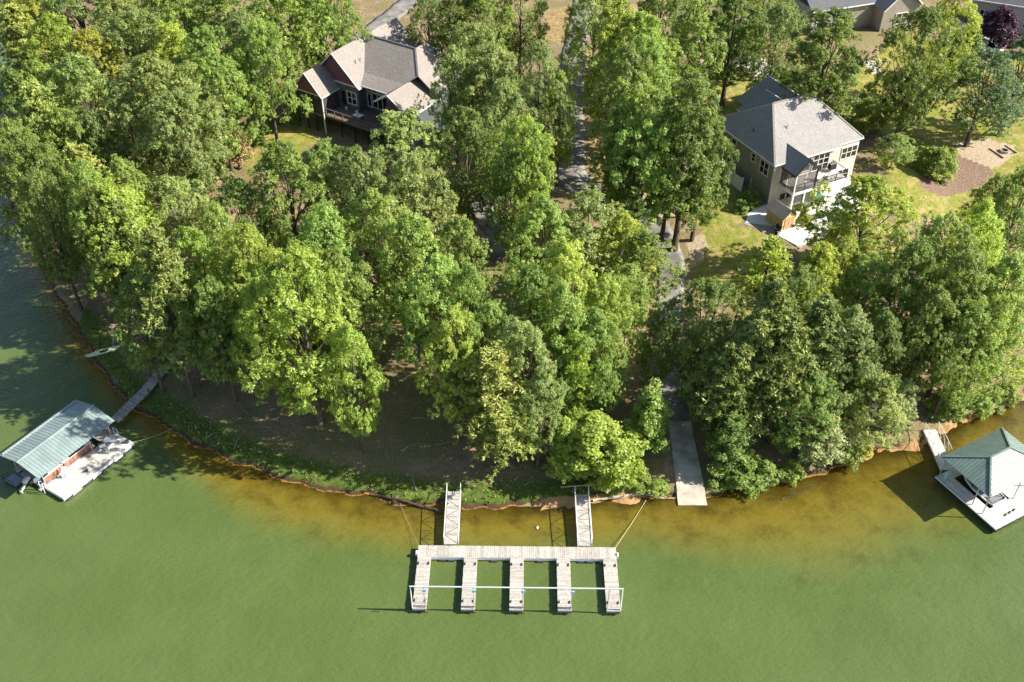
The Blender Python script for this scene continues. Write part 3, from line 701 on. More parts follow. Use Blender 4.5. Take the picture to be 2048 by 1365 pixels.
pg = MB().tube([(3.4,.85,.525),(3.4,.85,.72)], .16, 8).build('stool', 'float_black', None); pg.location = cdp(0,0,0); pg.rotation_euler = (0,0,AL); tag(pg, 'low dark round stool on the covered dock boards', 'stool')
# far-end diving ladder / railing
gr_ = MB(); gr_.tube([(8.2,1.9,.5),(8.2,1.9,1.4),(8.2,2.5,1.4),(8.2,2.5,.5)], .03, 6); gr_.beam((8.2,1.9,.95),(8.2,2.5,.95),.04); gr_.build('deck_rail', 'metal_white', cd)

wk = thing('wooden_walkway', (*cdp(8.5, 4.6)[:2], 0), 0, 'grey plank walkway from the bank to the covered dock', 'walkway')
wa = np.array(cdp(8.45, 4.1, .55)); wb_ = gnd(292,788); wc_ = gnd(352,712)
wa = np.array([*at(228,842,.58)[:2], .58]); wb2 = np.array([*wb_[:2], wb_[2]+.42]); wc2 = np.array([*wc_[:2], wc_[2]+.22])
wk.location = (wa[0], wa[1], 0)
def walk(a, b, w, n):
    d = b-a; L_ = np.hypot(d[0], d[1]); rz = math.atan2(d[1], d[0]); st = L_/n
    for k in range(n):
        p = a+d*(k+.5)/n; o = piece('plank', 'wood_grey', (p[0]-wa[0], p[1]-wa[1], p[2]), (st-.014, w, .045), wk, rz)
    pr_ = np.array([-d[1], d[0], 0])/L_
    b_ = MB()
    for s_ in (-1, 1): b_.beam(a+pr_*s_*w*.42-[wa[0],wa[1],.09], b+pr_*s_*w*.42-[wa[0],wa[1],.09], .06, .14)
    b_.build('stringer', 'wood_dark', wk); return pr_
pr1 = walk(wa, wb2, 1.15, 30); pr2 = walk(wb2, wc2, 1.15, 40)
for t_, s_ in ((.35,1),(.35,-1),(.9,1),(.9,-1)):
    p = wb2+(wc2-wb2)*t_+pr2*s_*.6-[wa[0],wa[1],0]; MB().beam((p[0],p[1],p[2]-.9),(p[0],p[1],p[2]+.75),.1).build('post', 'wood_dark', wk)
for s_ in (1,-1):
    p = wb2+pr1*s_*.6-[wa[0],wa[1],0]; MB().beam((p[0],p[1],p[2]-1.0),(p[0],p[1],p[2]+.55),.1).build('post', 'wood_dark', wk)
pe = gnd(357,718); stp = MB().tube([(0,0,-.2),(.02,0,.5),(.08,.03,.95)], [.14,.12,.09], 7).build('stump', 'bark_pale', None, True); stp.location = pe; tag(stp, 'pale broken stump beside the head of the plank walkway', 'stump')
rope('mooring_rope', (cdp(8.3, .15, .5), tuple(gnd(348,858)+[0,0,.1])), 'thin mooring rope from the covered dock to the grassy bank', .016)

# kayak on the bank
ka, kb = gnd(174,722,.2), gnd(243,688,.2); L_ = np.linalg.norm(kb[:2]-ka[:2]); kz = math.atan2(kb[1]-ka[1], kb[0]-ka[0])
ky = thing('kayak', tuple((ka+kb)/2), kz, 'pale green kayak pulled up on the shaded bank', 'kayak')
prof = [(-.5,.03,.16),(-.44,.16,.05),(-.3,.29,0),(0,.36,0),(.3,.29,0),(.44,.15,.06),(.5,.03,.18)]
vs = []; fs = []
for t_, w, zk in prof:
    for a in range(9):
        th_ = math.pi*a/8; vs.append((t_*L_, -math.cos(th_)*w, zk+.22-math.sin(th_)*(.22)))
for i in range(len(prof)-1):
    for a in range(8): fs.append((i*9+a, i*9+a+1, (i+1)*9+a+1, (i+1)*9+a))
MB().add(vs, fs).build('hull', 'kayak', ky, True)
top = []; 
for t_, w, zk in prof: top += [(t_*L_, -w, zk+.22), (t_*L_, 0, zk+.27), (t_*L_, w, zk+.22)]
tf = []
for i in range(len(prof)-1):
    if i in (2,): tf += []
    tf += [(i*3,i*3+1,i*3+4,i*3+3),(i*3+1,i*3+2,i*3+5,i*3+4)]
MB().add(top, tf).build('deck', 'kayak', ky, True)
MB().tube([(-.45,0,.30),(0,0,.315),(.55,0,.30)], .05, 8).box(-.40,.42,-.2,.2,.24,.302).build('cockpit', 'boat_dark', ky)
pdl = MB().tube([(0,0,0),(.0,1.6,.25)], .02, 6).box(-.07,.07,1.5,1.9,.22,.28).build('paddle', 'metal_white', None); pdl.location = tuple((ka+kb)/2+[.9,.5,.12]); pdl.rotation_euler = (0,0,kz-.2); tag(pdl, 'thin pale paddle leaning off the kayak', 'paddle')
ky.location.z = max(tz(*ky.location[:2])+.02, .3); pdl.location.z = tz(*pdl.location[:2])+.28

# ------------------------------------------------------------------ green hip-roofed boathouse
AR = R(28.4); lo_ = at(1871, 953.7, .6)
bh = thing('boathouse', (lo_[0], lo_[1], 0), AR, 'floating boathouse with green metal hip roof and white deck', 'boathouse')
# local x runs away to the right along the bank, y towards the bank (negative y towards open water)
DL, DW = 10.5, 7.15
for k in range(36):                           # long boards of the water-side apron
    pass
def deckboards(x0, x1, y0, y1, n, m, name='plank'):
    st = (x1-x0)/n
    for k in range(n): piece(name, m, (x0+st*(k+.5), (y0+y1)/2, .6+random.uniform(-.004,.004)), (st-.012, y1-y0, .045), bh)
deckboards(0.04, 1.35, -DW, 0, 9, 'wood_white')
deckboards(1.35, 3.9, -DW, -5.15, 18, 'wood_white')
deckboards(1.35, 3.9, -.95, 0, 18, 'wood_white')
deckboards(3.9, DL, -DW, 0, 46, 'wood_white')
b = MB(); b.box(0, .04, -DW, 0, .30, .61); b.box(0, DL, -DW-.05, -DW, .30, .61); b.box(0, DL, 0, .05, .3, .57); b.build('fascia', 'metal_black', bh)
MB().box(-.06, -.005, -DW, 0, .50, .63).build('edge_trim', 'metal_white', bh)
for k in range(4): MB().box(.1, 1.2, -.6-1.7*k-1.1, -.6-1.7*k, -.25, .3).build('float', 'float_black', bh)
for k in range(4): MB().box(4.2+1.5*k, 5.4+1.5*k, -DW+.1, -.3, -.25, .3).build('float', 'float_black', bh)
ez, rz2 = 3.5, 4.75
ry0, ry1, rx0, rx1 = -5.65, -.06, -.37, 7.45      # eave rectangle
ax0, ax1, ay = 2.25, 4.75, -2.9                 # ridge
def tri_roof(quad, n): metal_roof(bh, quad, n, 'roof_green', .045)
# left hip (triangle) split in strips running up the slope
def hip_strips(e0, e1, apex, n):
    e0, e1, ap = Vector(e0), Vector(e1), Vector(apex); mid_t = (ap-e0).dot(e1-e0)/(e1-e0).length_squared
    up = ap-e0.lerp(e1, mid_t)
    for k in range(n):
        a, b_ = k/n, (k+1)/n; ha = min(a/mid_t, (1-a)/(1-mid_t)); hb = min(b_/mid_t, (1-b_)/(1-mid_t))
        metal_roof(bh, [e0.lerp(e1, a), e0.lerp(e1, b_), e0.lerp(e1, b_)+up*hb, e0.lerp(e1, a)+up*ha], 1, 'roof_green', .026)
def trap_strips(e0, e1, r0, r1, n):
    e0, e1, r0, r1 = map(Vector, (e0, e1, r0, r1)); E_ = e1-e0; ta, tb_ = (r0-e0).dot(E_)/E_.length_squared, (r1-e0).dot(E_)/E_.length_squared
    up = r0-e0.lerp(e1, ta)
    for k in range(n):
        a, b_ = k/n, (k+1)/n; h = lambda t_: min(1, t_/ta, (1-t_)/(1-tb_))
        metal_roof(bh, [e0.lerp(e1, a), e0.lerp(e1, b_), e0.lerp(e1, b_)+up*h(b_), e0.lerp(e1, a)+up*h(a)], 1, 'roof_green', .026)
hip_strips((rx0,ry1,ez),(rx0,ry0,ez),(ax0,ay,rz2), 18)
hip_strips((rx1,ry0,ez),(rx1,ry1,ez),(ax1,ay,rz2), 18)
trap_strips((rx0,ry1,ez),(rx1,ry1,ez),(ax0,ay,rz2),(ax1,ay,rz2), 24)
trap_strips((rx0,ry0,ez),(rx1,ry0,ez),(ax0,ay,rz2),(ax1,ay,rz2), 24)
b = MB()
for p, q_ in (((rx0,ry1),(ax0,ay)),((rx0,ry0),(ax0,ay)),((rx1,ry1),(ax1,ay)),((rx1,ry0),(ax1,ay))): b.beam((p[0],p[1],ez+.05),(q_[0],q_[1],rz2+.05),.16,.06)
b.beam((ax0-.05,ay,rz2+.06),(ax1+.05,ay,rz2+.06),.18,.06); b.build('ridge_cap', 'roof_green', bh)
for x, y in ((.3,-.15),(.34,-4.05),(.33,-5.25),(4.2,-5.3),(7.3,-5.3),(4.2,-.15),(7.3,-.15)):
    MB().tube([(x,y,.62),(min(max(x,rx0+.3),rx1-.3), max(y,ry0+.15), ez+.02)], .055, 6).build('post', 'metal_grey', bh)
b = MB()
for p, q_ in (((rx0+.25,ry0+.2),(rx1-.25,ry0+.2)),((rx0+.25,ry1-.2),(rx1-.25,ry1-.2)),((rx0+.25,ry0+.2),(rx0+.25,ry1-.2)),((rx1-.25,ry0+.2),(rx1-.25,ry1-.2))): b.beam((*p,ez-.06),(*q_,ez-.06),.08,.12)
b.build('eave_beam', 'metal_grey', bh)
MB().tube([(.65,-.5,.62),(.65,-.5,1.35)], .12, 8).build('dock_box', 'plate_blue', bh)
def bhp(x, y, z=0.): return (lo_[0]+x*math.cos(AR)-y*math.sin(AR), lo_[1]+x*math.sin(AR)+y*math.cos(AR), z)
sb = thing('speedboat', bhp(2.6, -3.1, .12), AR, 'dark speedboat with grey rimmed cockpit in the boathouse slip', 'boat')
def hull(mb, secs, n=8):
    vs = []; fs = []
    for y, w, z0, z1 in secs:
        for a in range(n+1):
            th_ = math.pi*a/n; vs.append((-math.cos(th_)*w, y, z1-(z1-z0)*math.sin(th_)**.6))
    for i in range(len(secs)-1):
        for a in range(n): fs.append((i*(n+1)+a, (i+1)*(n+1)+a, (i+1)*(n+1)+a+1, i*(n+1)+a+1))
    fs.append(tuple(range(n+1))); return mb.add(vs, fs)
sc = [(-2.0,.85,-.3,.62),(-1.2,.95,-.32,.64),(.3,.95,-.32,.68),(1.3,.72,-.25,.74),(1.95,.3,-.05,.8),(2.15,.05,.3,.82)]
hull(MB(), sc).build('hull', 'boat_dark', sb, True)
rim = MB(); rim.tube([(-.85,-2,.64),(-.95,-1.2,.66),(-.95,.3,.70),(-.72,1.3,.76),(-.3,1.95,.82),(0,2.12,.84),(.3,1.95,.82),(.72,1.3,.76),(.95,.3,.70),(.95,-1.2,.66),(.85,-2,.64),(-.85,-2,.64)], .07, 6)
rim.build('gunwale', 'metal_white', sb, True)
MB().box(-.75, .75, -1.8, .7, .25, .45).build('cockpit_floor', 'boat_grey', sb); MB().box(-.7,.7,-1.75,-1.2,.45,.72).build('rear_seat', 'boat_grey', sb)
MB().slab([(-.7,.7,.7),(.7,.7,.7),(.5,1.6,.80),(-.5,1.6,.80)], .05).build('foredeck', 'boat_grey', sb)
MB().slab([(-.6,.55,1.05),(.6,.55,1.05),(.65,.85,.72),(-.65,.85,.72)], .02).build('windscreen', 'glass', sb)
for k in range(3):
    tag(MB().box(-.18,.18,-.07,.07,0,.06).build('deck_mat', 'metal_black', None), ('small dark mat on the white boathouse deck, closest of three to the roof post', 'small dark mat in the middle of the row of three on the boathouse deck', 'small dark mat farthest of three from the roof post on the boathouse deck')[k], 'mat', 'mats on the boathouse deck')
    o = bpy.context.scene.collection.objects[-1]; o.location = bhp(2.0+.55*k, -6.35+.02*k, .63); o.rotation_euler = (0,0,AR+.2)
# white gangway with pipe rail
g1 = np.array([*bhp(1.6, .05)[:2], .66]); gA = gnd(1858,862); gA[2] = max(gA[2], .5)+.12
gw = thing('bridge', (g1[0], g1[1], 0), 0, 'white boarded gangway with pipe handrail from the bank to the boathouse', 'gangway')
d = gA-g1; L_ = np.hypot(d[0], d[1]); rz = math.atan2(d[1], d[0]); pr_ = np.array([-d[1], d[0], 0])/L_
for k in range(26):
    p = d*(k+.5)/26; piece('plank', 'wood_white', (p[0], p[1], g1[2]+p[2]), (L_/26-.012, 1.25, .05), gw, rz)
b = MB()
for s_ in (-1, 1): b.beam((pr_*s_*.6)+[0,0,g1[2]-.1], d+pr_*s_*.6+[0,0,g1[2]-.1], .07, .16)
b.build('stringer', 'metal_white', gw)
for s_ in (-1, 1):
    b = MB(); h = np.array([0,0,1.05]); base = np.array([0,0,g1[2]]); e_ = pr_*s_*.66
    b.tube([e_+base+d*0+h*.1, e_+base+h, e_+base+d*.5+h*1.1, e_+base+d*.97+h, e_+base+d*1.03+h*.7], .03, 6)
    for t_ in (0,.25,.5,.75,1): b.tube([e_+base+d*t_, e_+base+d*min(t_,.98)+h], .024, 5)
    for t_ in (0,.25,.5,.75): b.tube([e_+base+d*t_, e_+base+d*(t_+.25)+h*.98], .018, 5)
    b.build('handrail', 'metal_white', gw)

# ------------------------------------------------------------------ houses
def window(parent, c, w, h, nrm, cols=2, rows=2, tm='trim', depth=.10):
    """window set on an upright wall: c = centre on the wall face, nrm = outward normal (xy, local)"""
    nx, ny = nrm; tx, ty = -ny, nx
    def P_(a, z, o): return (c[0]+tx*a+nx*o, c[1]+ty*a+ny*o, c[2]+z)
    def bar(a0, a1, z0, z1, o0, o1, mb):
        vs = [P_(a,z,o) for o in (o0,o1) for a, z in ((a0,z0),(a1,z0),(a1,z1),(a0,z1))]
        mb.add(vs, [(0,1,2,3),(7,6,5,4),(4,5,1,0),(5,6,2,1),(6,7,3,2),(7,4,0,3)])
    W, H_ = w/2, h/2; f = MB(); t_ = .09
    bar(-W-t_,W+t_,H_,H_+t_,-.02,depth,f); bar(-W-t_,W+t_,-H_-t_,-H_,-.02,depth,f); bar(-W-t_,-W,-H_,H_,-.02,depth,f); bar(W,W+t_,-H_,H_,-.02,depth,f)
    for k in range(1, cols): a = -W+w*k/cols; bar(a-.045,a+.045,-H_,H_,-.02,depth*.8,f)
    for k in range(1, rows): z = -H_+h*k/rows; bar(-W,W,z-.03,z+.03,-.02,depth*.65,f)
    wf = f.build('window', tm, parent)
    for i in range(cols):
        for j in range(rows):
            g = MB(); bar(-W+w*i/cols+.03,-W+w*(i+1)/cols-.03,-H_+h*j/rows+.02,-H_+h*(j+1)/rows-.02,.0,.02,g); g.build('pane', 'glass', wf)
    return wf
def roofs(parent, m, polys, th=.14, name='roof'):
    for pl in polys: MB().slab(pl, th).build(name, m, parent)
def rake(parent, segs, m='gutter', w=.10, h=.16, name='fascia'):
    b = MB()
    for p, q_ in segs: b.beam(p, q_, w, h)
    b.build(name, m, parent)

# ---- taupe house on the right
HR = thing('taupe_house', (30.85, 105.37, 4.2), R(26.8), 'two storey taupe house with hip roof and screened porch', 'house')
E0, RD = 5.8, 9.95
W = MB(); wx0, wx1, wy0, wy1 = .42, 13.2, .42, 12.4
W.box(wx0, wx1, wy0, wy1, -.4, E0-.02); W.build('wall', 'lap_taupe_shade', HR)
MB().box(wx0+.15, wx1-.13, wy0-.02, wy0+.01, -.3, E0-.06).build('front_wall_sunlit_face', 'lap_taupe_sunlit', HR)  # thin added sheet painting the sunlit tone over the taupe front
wy0 -= .02
MB().box(wx1-.12, wx1+.03, wy0-.02, wy0+.13, -.4, E0-.1).box(wx0-.03, wx0+.14, wy0-.03, wy0+.14, -.4, E0-.1).build('corner_board', 'trim', HR)
roofs(HR, 'shingle_grey', [[(0,0,E0),(9.9,0,E0),(9.9,.28,E0+.18),(13.65,.28,E0+.18),(9.7,6.4,RD),(3.85,6.4,RD)],
   [(0,12.8,E0),(0,0,E0),(3.85,6.4,RD)], [(13.65,.28,E0+.18),(13.65,12.8,E0),(9.7,6.4,RD)], [(0,12.8,E0),(3.85,6.4,RD),(9.7,6.4,RD),(13.65,12.8,E0)]])
rake(HR, [((-.03,-.04,E0-.12),(9.93,-.04,E0-.12)),((9.93,.24,E0+.06),(13.68,.24,E0+.06)),((-.04,0,E0-.12),(-.04,12.8,E0-.12)),((13.69,.3,E0-.0),(13.69,12.8,E0-.12))], 'gutter', .09, .15, 'gutter')
rake(HR, [((0,0,E0+.02),(3.85,6.4,RD+.02)),((9.7,6.4,RD+.03),(3.85,6.4,RD+.03)),((9.7,6.4,RD+.02),(13.65,.28,E0+.2))], 'shingle_tan', .22, .06, 'ridge_cap')
# porch gable on the front
px_, pe, pr, pf = 3.0, 5.25, 7.05, -2.5
roofs(HR, 'shingle_grey', [[(1.22,pf,pe),(1.22,.1,pe),(1.35,.3,pe+.12),(px_,2.9,pr),(px_,pf,pr)], [(4.78,pf,pe),(4.78,.1,pe),(4.65,.3,pe+.12),(px_,2.9,pr),(px_,pf,pr)]], .12, 'porch_roof')
rake(HR, [((1.18,pf-.03,pe-.06),(px_,pf-.03,pr-.03)),((4.82,pf-.03,pe-.06),(px_,pf-.03,pr-.03)),((1.20,pf,pe-.1),(1.20,.1,pe-.1))], 'metal_black', .06, .18, 'fascia')
DK = 2.8
for k in range(60): piece('plank', 'wood_white', (1.45+8.1/60*(k+.5), -1.0, DK-.02), (8.1/60-.012, 2.7, .045), HR)
MB().box(1.4, 9.6, -2.42, -2.3, DK-.32, DK-.03).box(1.4, 1.5, -2.3, .4, DK-.32, DK-.05).box(9.5, 9.6, -2.3, .4, DK-.32, DK-.05).build('deck_beam', 'gutter', HR)
for x in (1.5, 3.2, 5.0, 7.2, 9.5): MB().box(x-.09, x+.09, -2.45, -2.27, -.2, DK-.32).build('column', 'gutter', HR)
for x in (1.5, 4.6): MB().box(x-.07, x+.07, -2.42, -2.28, DK, pe-.02).build('post', 'gutter' if x < 2 else 'metal_black', HR)
for x0_, x1_ in ((1.58,3.02),(3.10,4.52)): MB().box(x0_, x1_, -2.36, -2.345, DK+.05, pe-.1).build('screen', 'screen', HR)
MB().add([(1.5,-2.35,pe),(4.6,-2.35,pe),(px_,-2.35,pr-.2)], [(0,1,2)]).build('gable_screen', 'screen', HR)
for x0_, x1_ in ((1.6,3.1),(3.3,4.9)): MB().box(x0_, x1_, -2.36, -2.345, -.1, DK-.34).build('lower_screen', 'screen', HR)
for y0_, y1_ in ((-2.2,-1.0),(-.9,.3)): MB().box(1.5, 1.515, y0_, y1_, DK+.05, pe-.1).build('screen', 'screen', HR)
b = MB(); b.beam((1.5,-2.35,DK+1.0),(9.5,-2.35,DK+1.0),.06); b.beam((9.55,-2.3,DK+1.0),(9.55,.35,DK+1.0),.06); b.beam((4.6,-2.35,DK+.12),(9.5,-2.35,DK+.12),.05)
for x in (3.05, 4.65, 6.2, 7.8, 9.5): b.beam((x,-2.35,DK),(x,-2.35,DK+1.03),.07)
for k in range(40): b.beam((4.7+.12*k,-2.35,DK+.1),(4.7+.12*k,-2.35,DK+1.0),.02)
b.beam((9.55,.3,DK),(9.55,.3,DK+1.0),.07); b.build('railing', 'metal_black', HR)
# windows
NF, NL = (0,-1), (-1,0)
window(HR, (11.85, wy0, 4.35), 2.3, 1.5, NF, 3, 2); window(HR, (7.5, wy0, 4.15), 2.4, 2.1, NF, 3, 3); window(HR, (5.3, wy0, 4.3), 1.1, 1.7, NF, 1, 2)
window(HR, (6.2, wy0, 1.2), 1.7, 2.0, NF, 2, 1); window(HR, (2.9, wy0, 1.2), 1.8, 2.0, NF, 2, 1); window(HR, (3.0, wy0, 4.0), 1.8, 2.1, NF, 2, 1)
window(HR, (11.5, wy0, 1.3), 1.8, 1.4, NF, 2, 2)
window(HR, (wx0, 8.25, 4.35), .8, 1.45, NL, 1, 2); window(HR, (wx0, 4.3, 4.55), .7, 1.0, NL, 1, 2); window(HR, (wx0, 2.15, 4.25), 1.5, 1.6, NL, 2, 2)
window(HR, (wx0, 8.6, 1.7), .75, 1.2, NL, 1, 2); window(HR, (wx0, 7.7, 1.7), .75, 1.2, NL, 1, 2)
MB().tube([(wx0-.08,4.0,.3),(wx0-.08,4.0,1.9)], .05, 8).build('utility_pipe', 'gutter', HR)
for x, y in ((4.1,3.5),(10.6,3.1)):
    z = E0+(RD-E0)*y/6.4; MB().tube([(x,y,z-.1),(x,y,z+.45)], .06, 8).box(x-.16,x+.16,y-.16,y+.16,z-.02,z+.08).build('roof_vent', 'metal_grey', HR)
MB().tube([(1.15,6.0,6.9),(1.15,6.0,7.4)], .06, 8).build('roof_vent', 'metal_black', HR)
# rear wing and its low gable
MB().box(6.7, 12.7, 12.35, 15.9, -.3, 5.4).build('rear_wall', 'lap_taupe_shade', HR)
rw = 8.75
roofs(HR, 'shingle_grey', [[(6.25,16.3,5.45),(6.25,7.5,5.45),(9.7,8.0,rw),(9.7,14.6,rw)], [(13.1,16.3,5.45),(13.1,7.5,5.45),(9.7,8.0,rw),(9.7,14.6,rw)], [(6.25,16.3,5.45),(13.1,16.3,5.45),(9.7,14.6,rw)]], .14, 'rear_roof')
roofs(HR, 'shingle_grey', [[(4.9,13.9,5.5),(4.9,10.6,5.5),(8.0,9.0,8.05),(8.0,12.7,8.05)], [(4.9,13.9,5.5),(8.0,12.7,8.05),(8.0,13.9,7.2)]], .12, 'dormer_roof')
rake(HR, [((8.0,9.0,8.1),(8.0,12.7,8.1)),((9.7,8.2,rw+.03),(9.7,14.6,rw+.03))], 'gutter', .12, .05, 'ridge_flashing')
rake(HR, [((4.85,10.6,5.42),(4.85,13.9,5.42))], 'gutter', .09, .14, 'gutter')
MB().box(5.3, 6.7, 12.4, 13.5, -.3, 5.4).build('rear_bay', 'lap_taupe_shade', HR)
def hrp(x, y, z=0.):
    a = R(26.8); return (30.85+x*math.cos(a)-y*math.sin(a), 105.37+x*math.sin(a)+y*math.cos(a), 4.2+z)
# deck furniture
gl_ = thing('grill', hrp(8.9, -.3, DK), R(26.8), 'black barbecue grill on the upper deck of the taupe house', 'grill')
MB().box(-.45,.45,-.28,.28,.35,.9).build('cabinet', 'metal_black', gl_); MB().tube([(-.45,0,.92),(.45,0,.92)], .26, 10).build('lid', 'metal_black', gl_)
for i, (x, y, lbl) in enumerate(((6.0,-1.4,'pale cushioned deck chair close to the screened porch'),(7.3,-1.5,'pale cushioned deck chair on the open deck next to the grill'))):
    c_ = thing('deck_chair', hrp(x, y, DK), R(26.8+180*i), lbl, 'chair')
    MB().box(-.35,.35,-.35,.35,.32,.46).build('seat', 'trim', c_); MB().box(-.35,.35,.27,.37,.46,1.0).build('backrest', 'trim', c_); b = MB()
    for sx in (-1,1):
        for sy in (-1,1): b.box(sx*.32-.03,sx*.32+.03,sy*.32-.03,sy*.32+.03,0,.32)
    b.build('legs', 'metal_black', c_)
# patio, shed, fence
patio = MB().prism([hrp(x, y)[:2] for x, y in ((-3.0,-.2),(-1.4,.5),(.3,.45),(13.0,.35),(13.0,-3.9),(4.5,-7.6),(.6,-8.4),(-2.0,-8.2),(-2.6,-5.6),(-1.1,-4.4),(-4.4,-1.6))], 3.6, 4.26).build('patio', 'concrete_white'); tag(patio, kind='structure')
mud = MB().prism([hrp(x, y)[:2] for x, y in ((-4.7,-1.7),(-2.9,-5.9),(-2.6,-5.6),(-1.05,-4.4),(-4.4,-1.5))], 3.6, 4.235).build('patio_border', 'stone'); tag(mud, kind='structure')
rw_ = thing('retaining_wall', hrp(-2.0, -8.3, 0), R(26.8), 'low block retaining wall along the lower edge of the white patio', 'wall')
for k in range(9): MB().box(.42*k, .42*k+.405, -.32, -.06, -.6, -.02).build('block', 'stone', rw_)
sh = thing('garden_shed', hrp(-.9, -3.55, .06), R(26.8+4), 'small yellow plywood garden shed with brown shingle roof', 'shed')
sw, sl2, shh, srr = 2.0, 2.75, 1.75, 2.55     # local x across the gable, y along ridge (front at y=-)
for k in range(9):
    y = -sl2/2+sl2/9*k
    for s_ in (-1, 1): MB().box(s_*sw/2-.03, s_*sw/2+.03, y+.01, y+sl2/9-.01, 0, shh).build('siding_board', 'shed_wood', sh)
for s_ in (-1, 1): MB().vwall([(-sw/2,s_*sl2/2,0),(sw/2,s_*sl2/2,0),(sw/2,s_*sl2/2,shh),(0,s_*sl2/2,srr),(-sw/2,s_*sl2/2,shh)], -.06*s_, (0,1,0)).build('gable_wall', 'shed_wood', sh)
for x in (-.32, .32): MB().box(x-.29, x+.29, -sl2/2-.05, -sl2/2-.005, .1, 1.6).build('door', 'shed_door', sh)
b = MB()
for x in (-.65, 0, .65): b.box(x-.04,x+.04,-sl2/2-.075,-sl2/2-.02,.08,1.66)
b.box(-.69,.69,-sl2/2-.075,-sl2/2-.02,1.62,1.72); b.build('door_trim', 'shed_wood', sh)
for s_ in (-1, 1): MB().slab([(0,-sl2/2-.18,srr+.06),(0,sl2/2+.18,srr+.06),(s_*(sw/2+.2),sl2/2+.18,shh-.08),(s_*(sw/2+.2),-sl2/2-.18,shh-.08)], .06).build('roof', 'shingle_tan', sh)
rake(sh, [((0,-sl2/2-.2,srr+.0),(s_*(sw/2+.2),-sl2/2-.2,shh-.14)) for s_ in (-1,1)], 'shed_wood', .04, .12, 'fascia')
wb3 = thing('garden_cart', hrp(-2.2, -4.9, .05), R(60), 'black wheelbarrow tub beside the yellow shed', 'cart')
MB().add([(-.45,-.3,.35),(.45,-.3,.35),(.45,.3,.35),(-.45,.3,.35),(-.6,-.4,.7),(.6,-.4,.7),(.6,.4,.7),(-.6,.4,.7)], [(3,2,1,0),(0,1,5,4),(1,2,6,5),(2,3,7,6),(3,0,4,7)]).build('tub', 'boat_dark', wb3)
MB().tube([(-.6,-.15,.18),(-.6,.15,.18)], .18, 10).build('wheel', 'black_rubber', wb3); b = MB()
for s_ in (-1,1): b.tube([(-.6,s_*.15,.18),(0,s_*.25,.33),(1.0,s_*.3,.55)], .025, 6); b.tube([(.4,s_*.27,.4),(.45,s_*.27,0)], .02, 5)
b.build('handles', 'metal_grey', wb3)
vf = thing('vinyl_fence', hrp(-.7, 4.3, 0), R(26.8+90), 'white vinyl privacy fence panels beside the taupe house', 'fence')
for k in range(3): MB().box(1.72*k-.07, 1.72*k+.07, -.07, .07, -.1, 1.95).box(1.72*k-.09, 1.72*k+.09, -.09, .09, 1.95, 2.02).build('post', 'vinyl', vf)
for k in range(2):
    for j in range(10): MB().box(1.72*k+.08+.156*j, 1.72*k+.08+.156*j+.150, -.02, .02, .12, 1.68).build('slat', 'vinyl', vf)
    MB().box(1.72*k+.07, 1.72*k+1.65, -.035, .035, 1.68, 1.80).box(1.72*k+.07, 1.72*k+1.65, -.035, .035, .02, .12).build('rail', 'vinyl', vf)
ps = thing('patio_sofa', hrp(6.4, -1.3, .06), R(26.8), 'dark patio sofa with teal cushions under the upper deck', 'sofa')
MB().box(-.8,.8,-.4,.4,.1,.4).box(-.8,.8,.3,.42,.4,.85).build('frame', 'metal_black', ps)
for x in (-.4,.4): MB().box(x-.36,x+.36,-.36,.28,.4,.52).build('cushion', 'cloth_teal', ps)
tb2 = thing('fire_table', hrp(4.4, -4.6, .06), R(26.8), 'dark square fire table on the white patio', 'table'); MB().box(-.5,.5,-.5,.5,.42,.5).build('top', 'metal_black', tb2); MB().box(-.4,.4,-.4,.4,0,.42).build('base', 'boat_dark', tb2)
fp = gnd(2008, 304); fpt = thing('fire_pit', tuple(fp+[0,0,.02]), R(22), 'square timber edged fire pit with a stone ring in the gravel bed', 'fire pit')
for k in range(4):
    a = k*math.pi/2; c_, s_ = math.cos(a), math.sin(a); vs = [(x*c_-y*s_, x*s_+y*c_) for x, y in ((-1.35,-1.35),(1.2,-1.35),(1.2,-1.2),(-1.35,-1.2))]
    MB().prism(vs, -.1, .16).build('timber', 'log', fpt)
for k in range(10):
    a = k*math.pi/5; MB().prism([(r_*math.cos(a+o), r_*math.sin(a+o)) for r_, o in ((.42,-.28),(.62,-.29),(.62,.29),(.42,.28))], -.1, .28).build('stone', 'stone', fpt)
MB().tube([(0,0,.0),(0,0,.05)], .44, 12).build('ash', 'black_rubber', fpt)

# ---- grey and maroon house in the wood: local x along the front, local y to the back
HL = thing('maroon_gabled_house', (-23.75, 127.33, 0), R(-33), 'slate grey house with maroon gables, tan roof and raised deck', 'house')
gh = 4.16; ge, gr_z = 10.0, 14.0
MB().box(-3.75, 3.55, .5, 8.5, 3.0, 9.9).build('gable_wall', 'lap_grey', HL)
MB().vwall([(-3.9,.45,9.9),(3.9,.45,9.9),(0,.45,13.7)], .12, (0,1,0)).build('gable_siding', 'maroon', HL)
MB().box(3.55, 11.0, 2.2, 12.5, 3.0, 10.25).build('main_wall', 'lap_grey', HL)
MB().box(9.0, 13.1, -.6, 9.0, 3.0, 8.9).build('wing_wall', 'lap_grey', HL)
TR = 'shingle_tan'
roofs(HL, TR, [[(0,0,gr_z),(0,13.9,gr_z),(gh,13.9,ge),(gh,0,ge)], [(0,0,gr_z),(0,13.9,gr_z),(-gh,13.9,ge),(-gh,0,ge)]], .16, 'gable_roof')
y_k, z_k, y_e, z_e = 2.65, 11.05, .75, 10.2
